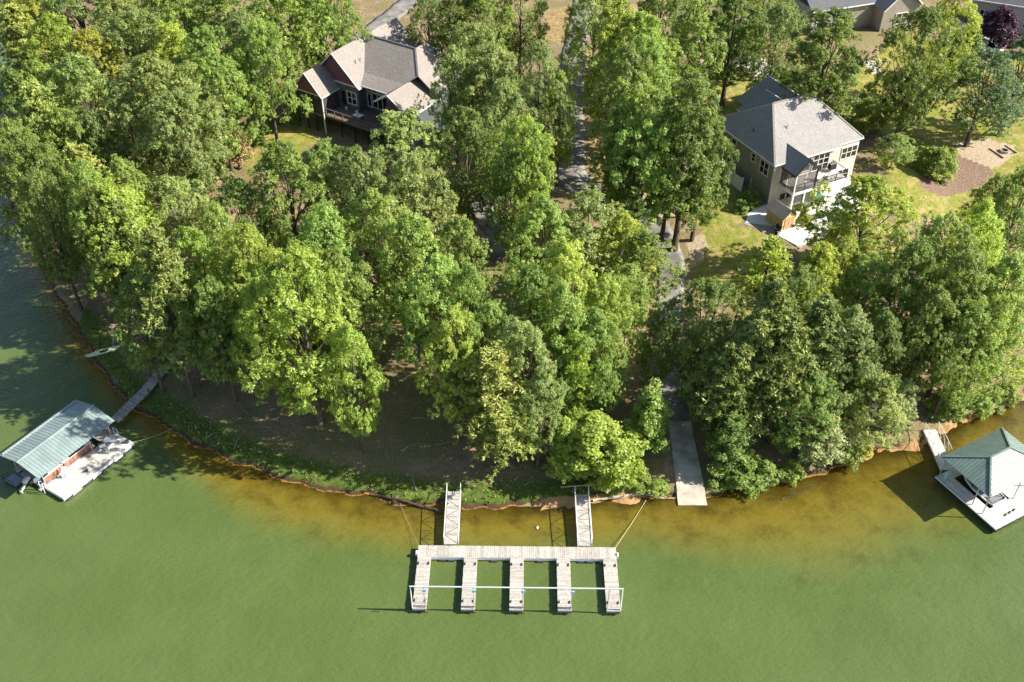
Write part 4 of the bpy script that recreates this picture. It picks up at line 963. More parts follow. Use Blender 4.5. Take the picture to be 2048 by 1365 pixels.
roofs(HL, TR, [[(.05,7.1,14.03),(8.45,7.1,14.03),(11.0,4.1,12.0),(9.7,y_k,z_k),(2.9,y_k,z_k)], [(2.9,y_k,z_k),(9.7,y_k,z_k),(8.3,y_e,z_e),(3.9,y_e,z_e)],
   [(8.45,7.1,14.03),(11.0,4.1,12.0),(13.6,4.6,9.6),(13.6,12.4,9.6),(8.45,10.0,14.0)], [(.05,7.1,14.03),(8.45,7.1,14.03),(8.45,13.0,10.0),(.05,13.0,10.0)]], .15, 'main_roof')
rake(HL, [((.1,7.1,14.06),(8.45,7.1,14.06)),((8.45,7.1,14.05),(11.0,4.1,12.03))], 'shingle_dark', .22, .06, 'ridge_cap')
roofs(HL, TR, [[(10.0,-1.2,11.2),(10.0,4.6,11.2),(13.4,6.4,8.9),(13.4,-1.2,8.9)], [(10.0,-1.2,11.2),(10.0,4.6,11.2),(7.6,1.6,9.7),(7.6,-1.2,9.7)]], .14, 'wing_roof')
MB().vwall([(9.0,-.65,8.9),(12.9,-.65,8.9),(10.0,-.65,10.9)], .08, (0,1,0)).build('wing_gable', 'maroon', HL)
roofs(HL, TR, [[(4.2,10.5,11.6),(4.2,13.6,11.6),(6.6,14.4,9.4),(6.6,10.5,9.4)]], .14, 'rear_roof')
# gable rakes
rake(HL, [((0,-.04,gr_z-.08),(gh,-.04,ge-.08)),((0,-.04,gr_z-.08),(-gh,-.04,ge-.08)),((-3.95,.40,9.86),(3.95,.40,9.86)),((gh+.03,0,ge-.1),(gh+.03,.9,ge-.1)),((3.95,y_e-.04,z_e-.1),(8.3,y_e-.04,z_e-.1)),((13.43,-1.2,8.8),(13.43,6.4,8.8)),((10.0,-1.24,11.1),(7.6,-1.24,9.6)),((10.0,-1.24,11.1),(13.4,-1.24,8.8))], 'gutter', .09, .16)
# screened porch with maroon gable
pcx, phw, pez, prz, pf2 = -2.28, 2.62, 9.0, 11.9, -3.2
roofs(HL, TR, [[(pcx,pf2,prz),(pcx,.5,prz),(pcx+phw,.5,pez),(pcx+phw,pf2,pez)], [(pcx,pf2,prz),(pcx,.5,prz),(pcx-phw,.5,pez),(pcx-phw,pf2,pez)]], .14, 'porch_roof')
MB().vwall([(pcx-2.35,pf2+.3,9.05),(pcx+2.35,pf2+.3,9.05),(pcx,pf2+.3,11.7)], .1, (0,1,0)).build('porch_gable', 'maroon', HL)
rake(HL, [((pcx,pf2-.04,prz-.08),(pcx+phw,pf2-.04,pez-.08)),((pcx,pf2-.04,prz-.08),(pcx-phw,pf2-.04,pez-.08)),((pcx-2.4,pf2+.26,9.0),(pcx+2.4,pf2+.26,9.0)),((pcx+phw+.03,pf2,pez-.1),(pcx+phw+.03,.5,pez-.1))], 'gutter', .08, .14, 'porch_fascia')
MB().box(pcx-2.35, pcx+2.35, pf2+.3, .45, 6.0, 6.2).build('porch_floor', 'deck_brown', HL)
for x in (pcx-2.3, pcx-.7, pcx+.8): MB().box(x-.07, x+.07, pf2+.3, pf2+.44, 3.0, 8.95).build('porch_post', 'metal_black', HL)
MB().box(pcx+2.28, pcx+2.42, pf2+.28, pf2+.42, 3.0, 8.95).build('downpipe_post', 'gutter', HL)
for x0_, x1_ in ((pcx-2.22,pcx-.78),(pcx-.62,pcx+.72),(pcx+.88,pcx+2.25)): MB().box(x0_, x1_, pf2+.36, pf2+.37, 6.2, 8.95).build('screen', 'screen', HL)
for y0_, y1_ in ((-2.75,-1.5),(-1.4,.4)): MB().box(pcx+2.34, pcx+2.35, y0_, y1_, 6.2, 8.95).build('screen', 'screen', HL)
MB().box(pcx-2.35, pcx-2.25, pf2+.3, .45, 6.2, 8.95).build('porch_wall', 'lap_grey', HL)
# deck
n_ = 52
for k in range(n_): piece('plank', 'deck_brown', (.1+8.9/n_*(k+.5), -.45, 6.18), (8.9/n_-.012, 4.15, .045), HL) if .1+8.9/n_*(k+.5) > 0 else None
MB().box(.1, 9.0, -2.56, -2.5, 5.9, 6.15).build('deck_beam', 'deck_brown', HL)
for x in (2.6, 4.9, 7.2): MB().box(x-.07,x+.07,-2.5,-2.36,3.0,5.9).build('deck_post', 'metal_black', HL)
b = MB(); b.beam((.15,-2.5,7.15),(9.0,-2.5,7.15),.10,.06); b.beam((.15,-2.5,6.35),(9.0,-2.5,6.35),.05)
for k in range(7): b.beam((.2+1.45*k,-2.5,6.15),(.2+1.45*k,-2.5,7.15),.09)
b.build('railing', 'deck_brown', HL)
window(HL, (2.4, .5, 8.0), 1.5, 1.7, (0,-1), 2, 2, 'gutter'); window(HL, (.95, .5, 7.7), .7, 2.0, (0,-1), 1, 1, 'grey_siding')
window(HL, (5.4, 2.2, 9.3), 3.4, .9, (0,-1), 4, 1, 'gutter'); window(HL, (5.4, 2.2, 7.6), 3.4, 2.0, (0,-1), 4, 1, 'gutter'); window(HL, (4.0, .5+1.7, 7.4), .5, 1.8, (0,-1), 1, 1, 'gutter')
window(HL, (2.0, .5, 4.7), 1.6, 1.6, (0,-1), 2, 1, 'gutter'); window(HL, (6.0, 2.2, 4.6), 1.8, 1.9, (0,-1), 2, 1, 'gutter')
for x, y in ((1.9,2.5),(1.95,3.4)):
    z = 14-x*.9615; MB().tube([(x,y,z-.1),(x,y,z+.45)], .06, 8).box(x-.15,x+.15,y-.15,y+.15,z-.02,z+.10).build('roof_vent', 'metal_grey', HL)
def hlp(x, y, z=0.):
    a = R(-33); return (-23.75+x*math.cos(a)-y*math.sin(a), 127.33+x*math.sin(a)+y*math.cos(a), z)
pt_ = thing('patio_table', hlp(4.6, -1.1, 6.2), R(-33), 'white rectangular fire table on the raised deck of the maroon gabled house', 'table')
MB().box(-.62,.62,-.42,.42,.55,.64).build('top', 'vinyl', pt_); MB().box(-.5,.5,-.32,.32,0,.55).build('base', 'grey_siding', pt_); MB().box(-.15,.15,-.08,.08,.64,.67).build('burner', 'metal_black', pt_)
for x, lbl in ((1.5,'small white planter against the wall near the porch corner'),(3.35,'small white planter against the wall at the recessed corner')):
    o = MB().tube([(0,0,0),(0,0,.35)], [.16,.22], 8).build('planter', 'vinyl', None); o.location = hlp(x, .1, 6.205); tag(o, lbl, 'planter')

# ---- houses beyond, half hidden by trees
H3 = thing('far_grey_house', (*gnd(1690, 60)[:2], 5.6), R(20), 'grey gabled house half hidden behind the dark maple trees', 'house')
MB().box(-6.5, 4.5, 0, 8, -.5, 4.6).build('wall', 'lap_cream', H3)
roofs(H3, 'shingle_dark', [[(-7,-.4,4.5),(5,-.4,4.5),(5,4,7.6),(-7,4,7.6)], [(-7,8.4,4.5),(5,8.4,4.5),(5,4,7.6),(-7,4,7.6)]], .15)
MB().box(4.5, 11, -2.5, 7, -.5, 4.2).build('side_wing', 'lap_cream', H3)
roofs(H3, 'shingle_grey', [[(7.8,-3,7.3),(7.8,7.4,7.3),(11.4,7.4,4.1),(11.4,-3,4.1)], [(7.8,-3,7.3),(7.8,7.4,7.3),(4.1,7.4,4.1),(4.1,-3,4.1)]], .15, 'side_roof')
MB().vwall([(4.5,-2.5,4.2),(11,-2.5,4.2),(7.8,-2.5,7.0)], .1, (0,1,0)).build('side_gable', 'lap_cream', H3)
rake(H3, [((7.8,-3.04,7.2),(11.4,-3.04,4.0)),((7.8,-3.04,7.2),(4.1,-3.04,4.0)),((-7,-.45,4.4),(4.1,-.45,4.4))])
window(H3, (-5.0, 0, 2.6), 1.1, 1.9, (0,-1), 1, 2, 'gutter'); window(H3, (-1.5, 0, 2.6), 1.6, 1.6, (0,-1), 2, 2, 'gutter'); window(H3, (8, -2.5, 2.3), 2.0, 1.6, (0,-1), 2, 2, 'gutter')
window(H3, (-6.5, 3, 2.6), 1.0, 1.7, (-1,0), 1, 2, 'gutter')
H4 = thing('far_brick_house', (*gnd(2000, 62)[:2], 5.8), R(-24), 'pale grey brick house with dark roof beyond the garden path', 'house')
MB().box(-5, 9, 0, 8, -.5, 4.8).build('wall', 'brick_pale', H4)
roofs(H4, 'shingle_dark', [[(-5.5,-.5,4.75),(9.5,-.5,4.75),(9.5,4,7.8),(-5.5,4,7.8)], [(-5.5,8.5,4.75),(9.5,8.5,4.75),(9.5,4,7.8),(-5.5,4,7.8)]], .15)
rake(H4, [((-5.5,-.55,4.68),(9.5,-.55,4.68))], 'gutter', .1, .15, 'gutter')
window(H4, (3.4, 0, 2.3), 1.0, 1.7, (0,-1), 1, 2, 'gutter'); window(H4, (-3, 0, 2.5), 1.2, 1.4, (0,-1), 2, 2, 'gutter')
sg = gnd(1752, 148); st_ = thing('garden_steps', tuple(sg), R(14), 'pale timber garden steps climbing between two dark maples', 'steps')
for k in range(6): MB().box(-.9, .9, .42*k, .42*k+.40, -.3+.13*k, .12+.15*k).build('step', 'wood_white', st_)
for s_ in (-1, 1):
    b = MB(); b.beam((s_*1.0,0,1.0),(s_*1.0,2.5,1.85),.07)
    for t_ in (0,.5,1): b.beam((s_*1.0,2.5*t_,-.1+.8*t_),(s_*1.0,2.5*t_,1.0+.85*t_),.08)
    b.build('handrail', 'wood_white', st_)

# ------------------------------------------------------------------ trees
def nz(v): return v/(np.linalg.norm(v, axis=1, keepdims=True)+1e-9)
UP = np.array([[0,0,1.]])
def trunk_mesh(name, H, r0, top, limbs, m, sway):
    b = MB(); zs = np.linspace(-.4, top*H, 8)
    path = [(sway[0]*math.sin(z/H*2.2), sway[1]*math.sin(z/H*2.7+.4)-sway[1]*math.sin(.4), z) for z in zs]
    b.tube(path, [r0*(1.35 if i == 0 else 1.08 if i == 1 else 1-.85*(i/7)) for i in range(8)], 8)
    for p, q_, r in limbs:
        p, q_ = np.array(p), np.array(q_); mid = p*.45+q_*.55+[0,0,-.10*np.linalg.norm(q_-p)]
        b.tube([p, mid, q_], [r, r*.65, r*.25], 5)
    me = bpy.data.meshes.new(name); me.from_pydata(b.v, [], b.f); me.materials.append(M[m]); me.polygons.foreach_set('use_smooth', [True]*len(me.polygons)); return me
def broad(H=20., Rr=5.5, base=.27, ncl=95, prof='oak', leaf=.25, sub=18, per=17, rcl=(.15,.26), bark='bark', drop=0., tr=.016, squash=.8):
    sway = rng.normal(0, .25, 2)*H/20
    t_ = np.clip((np.arange(ncl)+rng.random(ncl))/ncl, 0, 1); az = np.arange(ncl)*2.39996+rng.normal(0,.35,ncl)
    if prof == 'oak': R_t = np.sin(np.pi*(t_*.86+.13))**.75
    elif prof == 'tall': R_t = np.sin(np.pi*(t_*.74+.21))**.6
    elif prof == 'dome': R_t = np.sqrt(np.clip(1-(t_*.97)**2.2, 0, 1))
    elif prof == 'cone': R_t = (1-t_*.93)**.8
    lob = 1+.30*np.sin(az*2+rng.uniform(0,6))+.15*np.sin(az*3+rng.uniform(0,6)+t_*5)
    rr = np.sqrt(rng.uniform(.22, 1., ncl)); rad = Rr*R_t*lob*rr*.86
    z = H*(base+(1-base)*(t_*.90))+rng.normal(0,.25,ncl)
    C = np.stack([rad*np.cos(az), rad*np.sin(az), z], 1); C[:,0] += sway[0]; C[:,1] += sway[1]
    rc = Rr*rng.uniform(*rcl, ncl)*(.75+.35*R_t)
    ctr = np.stack([np.zeros(ncl), np.zeros(ncl), H*(base+(1-base)*.40)+.3*(z-H*.5)], 1); o = nz(C-ctr)
    Ns = ncl*sub; ci = np.repeat(np.arange(ncl), sub)
    ds = nz(unit(Ns)+.55*o[ci]+.30*UP)
    sp = C[ci]+ds*(rc[ci]*rng.uniform(.45,1.05,Ns))[:,None]*[1,1,squash]
    sp[:,2] -= drop*np.hypot(ds[:,0],ds[:,1])*rc[ci]
    stint = np.clip(.5+rng.normal(0,.20,Ns)+np.repeat(rng.normal(0,.12,ncl), sub), 0, 1)
    li = np.repeat(np.arange(Ns), per); n = len(li)
    P_ = sp[li]+unit(n)*(rng.random(n)**.5)[:,None]*leaf*1.15
    N_ = nz(ds[li]*.40+unit(n)*.62+UP*.85); A_ = unit(n)+ds[li]*.4-UP*.2
    L_ = leaf*rng.uniform(.65,1.2,n)
    crown = card_mesh('crown', P_, N_, A_, L_, L_*rng.uniform(.55,.8,n), np.clip(stint[li]+rng.normal(0,.16,n),0,1), None)
    limbs = []
    for k in rng.choice(ncl, min(ncl, 26), False):
        zb = H*max(.16, base*.75)+(C[k,2]-H*base)*rng.uniform(.35,.6); zb = min(zb, C[k,2]-.4)
        limbs.append(((sway[0]*math.sin(zb/H*2.2), sway[1]*math.sin(zb/H*2.7+.4)-sway[1]*math.sin(.4), zb), C[k], H*tr*.36*(1.25-zb/H)))
    return trunk_mesh('trunk', H, H*tr, .86, limbs, bark, sway), crown, H, Rr
def pine(H=20., Rr=4., base=.30, nb_=110, leaf=.55, tufts=13, per=9, up=.10, dead=10):
    sway = rng.normal(0,.2,2); limbs = []; Ps = []; Ds = []
    for k in range(nb_):
        t_ = (k+rng.random())/nb_; z = H*(base+(1-base)*t_*.98); az = k*2.39996+rng.normal(0,.3)
        ln = Rr*((1-t_)**.65*.92+.10)*rng.uniform(.62,1.12)*(1+.18*math.sin(az*2))
        d = np.array([math.cos(az), math.sin(az), up+rng.normal(0,.10)+.25*t_]); p = np.array([sway[0]*math.sin(z/H*2.2), sway[1]*math.sin(z/H*2.7+.4)-sway[1]*math.sin(.4), z]); q_ = p+d*ln
        limbs.append((p, q_, .045+.03*(1-t_)))
        s_ = rng.uniform(.28, 1.05, tufts); tp = p+np.outer(s_, d*ln)+rng.normal(0,1,(tufts,3))*[[.30,.30,.13]]*(.4+ln/Rr); Ps.append(tp); Ds.append(np.tile(d, (tufts,1)))
    for k in range(dead):
        z = H*rng.uniform(base*.55, base+.1); az = rng.uniform(0,6.3); p = np.array([0,0,z]); limbs.append((p, p+np.array([math.cos(az),math.sin(az),-.1])*Rr*rng.uniform(.4,.8), .04))
    T = np.concatenate(Ps); Dd = np.concatenate(Ds); ti = np.repeat(np.arange(len(T)), per); n = len(ti)
    A_ = nz(Dd[ti]*.7+unit(n)*.8+UP*.30); L_ = leaf*rng.uniform(.6,1.2,n); P_ = T[ti]+A_*L_[:,None]*.5
    N_ = nz(unit(n)*.7+UP*.7)
    st_ = np.clip(.5+rng.normal(0,.22,len(T)),0,1)
    crown = card_mesh('crown', P_, N_, A_, L_, L_*rng.uniform(.20,.34,n), np.clip(st_[ti]+rng.normal(0,.15,n),0,1), None)
    return trunk_mesh('trunk', H, .24, .97, limbs, 'bark', sway), crown, H, Rr
V = {}
V['oak'] = [broad(20, 6.0+.3*(k % 3), .24+.03*(k % 2), 105, 'oak' if k != 3 else 'dome') for k in range(6)]
V['tall'] = [broad(22, 4.6, .22, 105, 'tall') for _ in range(3)]
V['dome'] = [broad(16, 5.4, .22, 95, 'dome', .25) for _ in range(2)]
V['young'] = [broad(9, 3.2, .18, 60, 'oak', .30, 15, 11, (.18,.30)), broad(9, 2.6, .16, 60, 'cone', .30, 14, 11, (.18,.30))]
V['pine'] = [pine(20, 4.2), pine(20, 4.4, .24, 120, .55, 13, 9, -.05), pine(18, 3.8, .34, 90, .55, 12, 9, .18, 16)]
V['slim'] = [pine(13, 2.2, .35, 46, .5, 9, 9, .1, 6)]
V['loose'] = [broad(14, 4.6, .24, 80, 'oak', .24, 14, 15, (.16,.30), 'bark_pale', .5, .011, .6), broad(14, 4.2, .2, 70, 'oak', .24, 14, 15, (.16,.30), 'bark_pale', .7, .011, .6)]
V['shrub'] = [broad(2.4, 1.6, .05, 34, 'dome', .22, 12, 10, (.22,.36)), broad(2.0, 1.7, .04, 30, 'dome', .20, 12, 10, (.2,.34))]
V['hedge'] = [broad(3.6, 1.7, .04, 44, 'dome', .22, 14, 12, (.26,.38))]
V['twiggy'] = [pine(5.5, 1.5, .08, 70, .45, 8, 6, .9, 0)]
cyc = {}
TREES = []
def tree(tx, ty, wpx, h, kind, col, label, group=None, name='tree', cat='tree', rz=None, stretch=None, base=None):
    """plant the tree whose top shows at the photo point: its foot is where a trunk of height h meets the ground"""
    if base is None:
        d = ray(tx, ty); ts = np.linspace((h-1-CAM_H)/d[2], (h+14-CAM_H)/d[2], 200)
        f = CAM_H+ts*d[2]-np.maximum(terr(ts*d[0], ts*d[1]), .1)-h
        i = int(np.argmin(np.abs(f))); x, y = ts[i]*d[0], ts[i]*d[1]
    else: x, y = base
    for _ in range(40):          # a foot that would stand in the lake is moved up the bank
        dd_ = float(shore_dist(np.array([x]), np.array([y]))[0])
        if dd_ > (1.2 if h > 2.5 else .3): break
        y += .35; x += -.15 if x > 20 else .25 if x < -20 else 0
    if h > 3 and math.hypot(x-ky.location[0], y-ky.location[1]) < 4.2: y += 4.5; x += 1.2   # keep the kayak's landing clear
    z = tz(x, y); dist = y*_c-(z+h*.6-CAM_H)*_s; rad = wpx/2*dist/CAM_F*(1.2 if h > 8.5 else 1.05)
    vs = V[kind]; k = cyc.get(kind, 0); cyc[kind] = k+1; tme, cme, H, Rr = vs[k % len(vs)]
    sxy = rad/Rr; sz = h/H
    o = thing(name, (x, y, z), rng.uniform(0, 6.28) if rz is None else rz, label, cat, group); o.scale = (sxy, sxy, sz)
    a = bpy.data.objects.new('trunk', tme); COL.objects.link(a); a.parent = o; a.scale = (min(1, .9/sxy*sz) if sxy > 0 else 1,)*2+(1,)
    a.scale = (1, 1, 1)
    c_ = bpy.data.objects.new('crown', cme); COL.objects.link(c_); c_.parent = o
    if not cme.materials: cme.materials.append(LM['oak'])
    c_.material_slots[0].link = 'OBJECT'; c_.material_slots[0].material = LM[col]
    TREES.append((name, tx, ty, round(x,1), round(y,1), round(float(shore_dist(np.array([x]), np.array([y]))[0]),1), round(sxy,2), round(sz,2)))
    return o
gw_ = 'trees of the wood left of the maroon gabled house'; gp_ = 'trees of the point in front of the maroon gabled house'; gd_ = 'trees along the driveway'; gr_ = 'trees of the wooded bank by the green boathouse'
gg = 'garden trees around the taupe house'
wood = {'oak':'mid green broadleaf tree in the dense wood behind the covered dock', 'grey':'grey green broadleaf tree in the dense wood behind the covered dock', 'lime':'bright yellow green tree in the dense wood behind the covered dock',
        'dark':'dark green tree in the dense wood behind the covered dock', 'yellow':'yellowing tree in the dense wood behind the covered dock', 'pine':'olive feathery pine in the dense wood behind the covered dock'}
WOOD = [(15,10,110,16,'pine','pine'),(40,-30,110,17,'tall','yellow'),(95,20,120,17,'oak','lime'),(165,48,120,17,'oak','yellow'),(225,-20,150,18,'oak','grey'),(268,8,140,18,'oak','grey'),
 (335,35,85,17,'tall','lime'),(330,-40,140,18,'oak','oak'),(405,45,140,18,'oak','oak'),(440,-50,150,18,'oak','oak'),(480,10,130,18,'oak','grey'),(545,-45,160,19,'oak','oak'),(512,28,95,18,'oak','oak'),(625,-45,120,18,'oak','oak'),(672,-45,90,18,'oak','oak'),
 (140,100,150,18,'oak','grey'),(60,110,120,17,'oak','oak'),(285,98,190,20,'oak','grey'),(345,165,150,18,'oak','grey'),(415,92,125,18,'oak','oak'),(235,160,120,17,'oak','grey'),
 (55,165,120,18,'pine','pine'),(10,130,110,17,'oak','dark'),(115,205,110,16,'oak','oak'),(170,215,110,15,'oak','grey'),(50,270,130,17,'oak','dark'),(0,235,120,18,'oak','dark'),
 (150,295,100,18,'pine','pine'),(230,312,110,14,'oak','oak'),(100,320,100,16,'oak','oak'),(330,345,130,12,'loose','grey'),(255,365,110,12,'loose','lime'),(385,335,70,8,'loose','oak')]
for (x, y, w, h, k, c) in WOOD: tree(x, y, w, h, k, c, wood[c], gw_, 'pine_tree' if k == 'pine' else 'broadleaf_tree')
point = {'oak':'mid green broad tree on the point between the covered dock and the driveway', 'lime':'bright yellow green tree on the point between the covered dock and the driveway', 'grey':'grey green tree on the point between the covered dock and the driveway', 'dark':'dark green tree on the point between the covered dock and the driveway'}
POINT = [(155,405,150,18,'loose','lime'),(370,438,125,18,'oak','lime'),(480,438,165,19,'oak','lime'),(420,400,120,17,'oak','oak'),(330,515,120,16,'oak','oak'),
 (470,352,130,14,'oak','oak'),(560,272,170,18,'oak','oak'),(640,268,125,16,'oak','oak'),(705,285,120,17,'oak','grey'),(640,400,150,18,'oak','oak'),(745,370,160,18,'oak','oak'),
 (795,205,130,19,'tall','grey'),(825,300,135,18,'oak','grey'),(820,420,150,18,'oak','oak'),(920,420,110,17,'oak','oak'),
 (660,488,150,18,'oak','oak'),(600,520,130,17,'oak','lime'),(870,500,150,18,'oak','oak'),(940,520,110,17,'oak','oak'),
 (410,545,115,16,'oak','oak'),(505,545,115,17,'oak','lime')]
for (x, y, w, h, k, c) in POINT: tree(x, y, w, h, k, c, point[c], gp_, 'broadleaf_tree')
T = tree
T(625,575,235,21.5,'oak','lime','big bright green oak rising over the shaded lawn of the point', None, 'oak_tree', base=(-18.6, 71.2))
T(560,575,120,16,'oak','oak','mid green oak crowding the big bright oak from the covered dock', None, 'oak_tree', base=(-24.5, 76.5))
T(695,640,120,16,'oak','lime','sunlit bright oak with a pale trunk foot on the shaded lawn', None, 'oak_tree')
T(295,462,130,20,'pine','pined','dark sparse pine with bare lower branches beside the kayak', None, 'pine_tree')
T(180,462,105,15,'pine','pined','low dark pine leaning out over the left bank', None, 'pine_tree')
T(150,495,90,11,'loose','dark','dark leafy tree leaning over the water from the left bank', None, 'broadleaf_tree')
T(255,545,120,15,'oak','dark','dark broad tree behind the sparse pine by the kayak', None, 'broadleaf_tree')
T(110,450,125,17,'oak','dark','dark broad tree overhanging the cove from the left bank', None, 'broadleaf_tree')
T(60,322,115,19,'oak','dark','dark tree on the bank at the mouth of the cove', None, 'broadleaf_tree')
T(85,372,120,20,'oak','oak','mid green tree overhanging the cove at the edge of the wood', None, 'broadleaf_tree')
T(335,530,90,12,'loose','dark','dark loose tree beside the head of the plank walkway', None, 'broadleaf_tree')
T(1325,628,85,10,'loose','dark','small dark tree leaning over the driveway above the boat ramp', None, 'broadleaf_tree')
# right of the maroon house and along the driveway
drv = {'oak':'mid green tree lining the driveway', 'lime':'bright yellow green tree lining the driveway', 'grey':'grey green tree lining the driveway','dark':'dark green tree lining the driveway'}
DRV = [(955,32,125,20,'oak','grey'),(905,85,105,18,'oak','grey'),(985,80,120,19,'tall','grey'),(1080,72,105,20,'oak','grey'),(1122,135,80,16,'oak','lime'),(930,200,130,18,'oak','dark'),(1010,150,120,18,'oak','grey'),
 (1045,220,130,19,'oak','lime'),(1022,290,90,16,'oak','oak'),(1075,290,85,15,'oak','oak'),(1238,-15,145,21,'oak','lime'),(1290,10,150,20,'oak','lime'),(1258,75,105,20,'oak','grey'),(1300,60,120,20,'oak','oak'),
 (1265,145,130,21,'tall','oak'),(1250,190,75,18,'tall','oak'),(1290,210,110,19,'tall','oak'),(1410,-15,95,19,'tall','oak'),(1395,128,135,23,'tall','dark'),(1355,200,95,18,'tall','oak'),(1420,215,90,17,'tall','dark'),
 (905,-40,110,18,'oak','dark'),(852,-25,85,15,'oak','dark'),(960,-40,150,18,'oak','dark'),(1040,-70,110,18,'oak','dark'),(1480,-40,110,18,'tall','dark'),(1570,-5,110,17,'oak','grey'),(1195,-75,130,19,'oak','oak'),(30,-70,130,18,'oak','oak'),(130,-70,140,18,'oak','grey'),(240,-80,140,18,'oak','oak'),(350,-90,140,18,'oak','grey'),(560,-90,140,18,'oak','oak'),(1330,-60,120,18,'oak','dark'),(1420,-80,110,17,'oak','grey'),(1540,-70,120,17,'oak','dark')]
for (x, y, w, h, k, c) in DRV: tree(x, y, w, h, k, c, drv[c], gd_, 'broadleaf_tree')
# middle, towards the slip dock
mid_ = {'oak':'mid green tree between the driveway bend and the slip dock', 'lime':'bright green tree between the driveway bend and the slip dock', 'grey':'pale loose leaved tree between the driveway bend and the slip dock','dark':'dark green tree between the driveway bend and the slip dock'}
MID = [(1175,372,150,15,'loose','grey'),(1090,385,150,16,'oak','oak'),(1250,420,130,12,'loose','lime'),(1130,470,160,18,'oak','lime'),(1060,520,130,17,'oak','oak'),(1215,545,120,15,'oak','lime'),(1130,560,130,17,'oak','oak'),
 (1225,640,85,13,'oak','oak'),(1190,610,110,15,'oak','oak'),(905,600,130,17,'oak','lime'),(980,590,120,16,'oak','oak'),(1050,635,130,16,'oak','grey'),(1080,740,90,12,'oak','grey')]
for (x, y, w, h, k, c) in MID: tree(x, y, w, h, k, c, mid_[c], 'trees between the driveway bend and the slip dock', 'broadleaf_tree')
T(1300,455,120,11,'loose','dark','spreading dark tree overhanging the driveway bend', None, 'broadleaf_tree')
T(1265,520,95,11,'loose','oak','light leaved tree overhanging the driveway below the bend', None, 'broadleaf_tree')
T(985,700,140,14,'pine','pine','feathery olive pine standing above the shaded gangway', None, 'pine_tree')
T(1000,800,120,9,'pine','pine','lower feathery pine leaning over the grass by the shaded gangway', None, 'pine_tree')
T(1150,665,90,13,'pine','lime','narrow bright yellow green cypress behind the gangways', None, 'broadleaf_tree')
T(1190,830,165,7.5,'young','lime','bright yellow green young tree on the bank beside the boat ramp', None, 'young_tree')
T(1130,845,90,7,'young','lime','small bright young tree on the bank above the sunlit gangway', None, 'young_tree')
T(1235,885,100,6,'young','lime','low bright young tree overhanging the driftwood log', None, 'young_tree')
T(1303,765,95,9,'young','oak','small green tree with thin pale trunk beside the top of the boat ramp', None, 'young_tree')
# wooded bank on the right
bank = {'oak':'mid green tree in the wood between the boat ramp and the boathouse', 'lime':'bright yellow green tree in the wood between the boat ramp and the boathouse', 'dark':'dark green tree in the wood between the boat ramp and the boathouse', 'grey':'grey green tree in the wood between the boat ramp and the boathouse','pined':'dark pine in the wood between the boat ramp and the boathouse'}
BANK = [(1425,552,150,15,'oak','dark'),(1425,640,105,14,'oak','dark'),(1480,690,120,13,'pine','pined'),(1560,555,140,18,'pine','pined'),(1610,520,120,17,'oak','dark'),(1520,640,130,15,'pine','pined'),(1590,640,120,15,'pine','pined'),(1660,600,130,16,'pine','pined'),
 (1650,490,130,16,'pine','lime'),(1700,470,120,15,'oak','lime'),(1755,500,110,15,'oak','oak'),(1720,610,140,15,'oak','grey'),(1780,620,110,14,'oak','dark'),(1470,755,105,10,'oak','dark'),(1640,740,120,11,'oak','dark'),
 (1850,470,130,18,'oak','dark'),(1900,420,150,19,'oak','oak'),(1985,395,150,19,'oak','lime'),(1960,500,150,18,'oak','oak'),(2040,500,150,18,'oak','oak'),(1880,560,130,16,'oak','dark'),(1960,600,140,15,'oak','oak'),(2050,620,140,15,'oak','oak'),(2000,340,100,15,'oak','dark'),(2070,330,130,16,'oak','dark'),(1455,850,85,6,'young','dark'),(1480,830,90,7,'young','dark')]
for (x, y, w, h, k, c) in BANK: tree(x, y, w, h, k, c, bank[c], gr_, 'pine_tree' if k == 'pine' else 'broadleaf_tree')
T(1752,345,185,14,'oak','lime','broad bright yellow green tree below the patio of the taupe house', None, 'broadleaf_tree')
T(1685,395,95,9,'loose','oak','loose green tree in front of the white patio', None, 'broadleaf_tree')
T(1535,478,95,11,'slim','lime','slim pine with bare dark trunk at the edge of the lawn', None, 'pine_tree')
T(1770,745,130,9,'loose','grey','drooping grey green willow over the water by the boathouse gangway', None, 'willow_tree')
T(1820,760,80,7,'loose','silver','pale drooping tree at the boathouse gangway head', None, 'willow_tree')
T(1650,835,125,5.5,'young','silver','silvery leafed bush overhanging the sunny shallows', None, 'leafy_bush')
T(1600,800,90,6,'young','oak','green bush with leaning stems on the wooded bank', None, 'leafy_bush')
# garden on the right
T(1678,5,150,20,'tall','dark','tall dark maple in front of the far grey house', None, 'maple_tree')
T(1640,90,100,10,'oak','dark','dark rounded tree at the shaded lawn edge behind the taupe house', None, 'maple_tree')
T(1868,0,158,20,'oak','dark','large dark maple on the lawn beside the garden steps', None, 'maple_tree')
T(1835,130,95,11,'oak','dark','lower dark maple overhanging the garden steps lawn', None, 'maple_tree')
T(1925,-30,100,17,'oak','lime','maple with bright sunlit edge beside the garden path', None, 'maple_tree')
T(1995,95,150,14,'oak','blue','blue green tree with bare trunk in the gravel bed', None, 'broadleaf_tree')
T(2070,60,130,15,'oak','blue','blue green tree at the right hand lawn edge', None, 'broadleaf_tree')
T(1945,60,70,6,'hedge','dark','rounded dark shrub beside the garden path', None, 'garden_shrub', 'shrub')
T(2010,18,70,5,'hedge','purple','dark purple leaved shrub against the pale brick house', None, 'garden_shrub', 'shrub')
T(1735,205,80,4,'shrub','dark','spreading dark crape myrtle on the lawn behind the taupe house', None, 'garden_shrub', 'shrub')
T(1800,265,75,5,'loose','grey','small weeping tree beside the taupe house', None, 'weeping_tree')
T(1882,298,75,3.6,'hedge','oak','rounded bright green shrub in the brown mulch bed', None, 'garden_shrub', 'shrub')
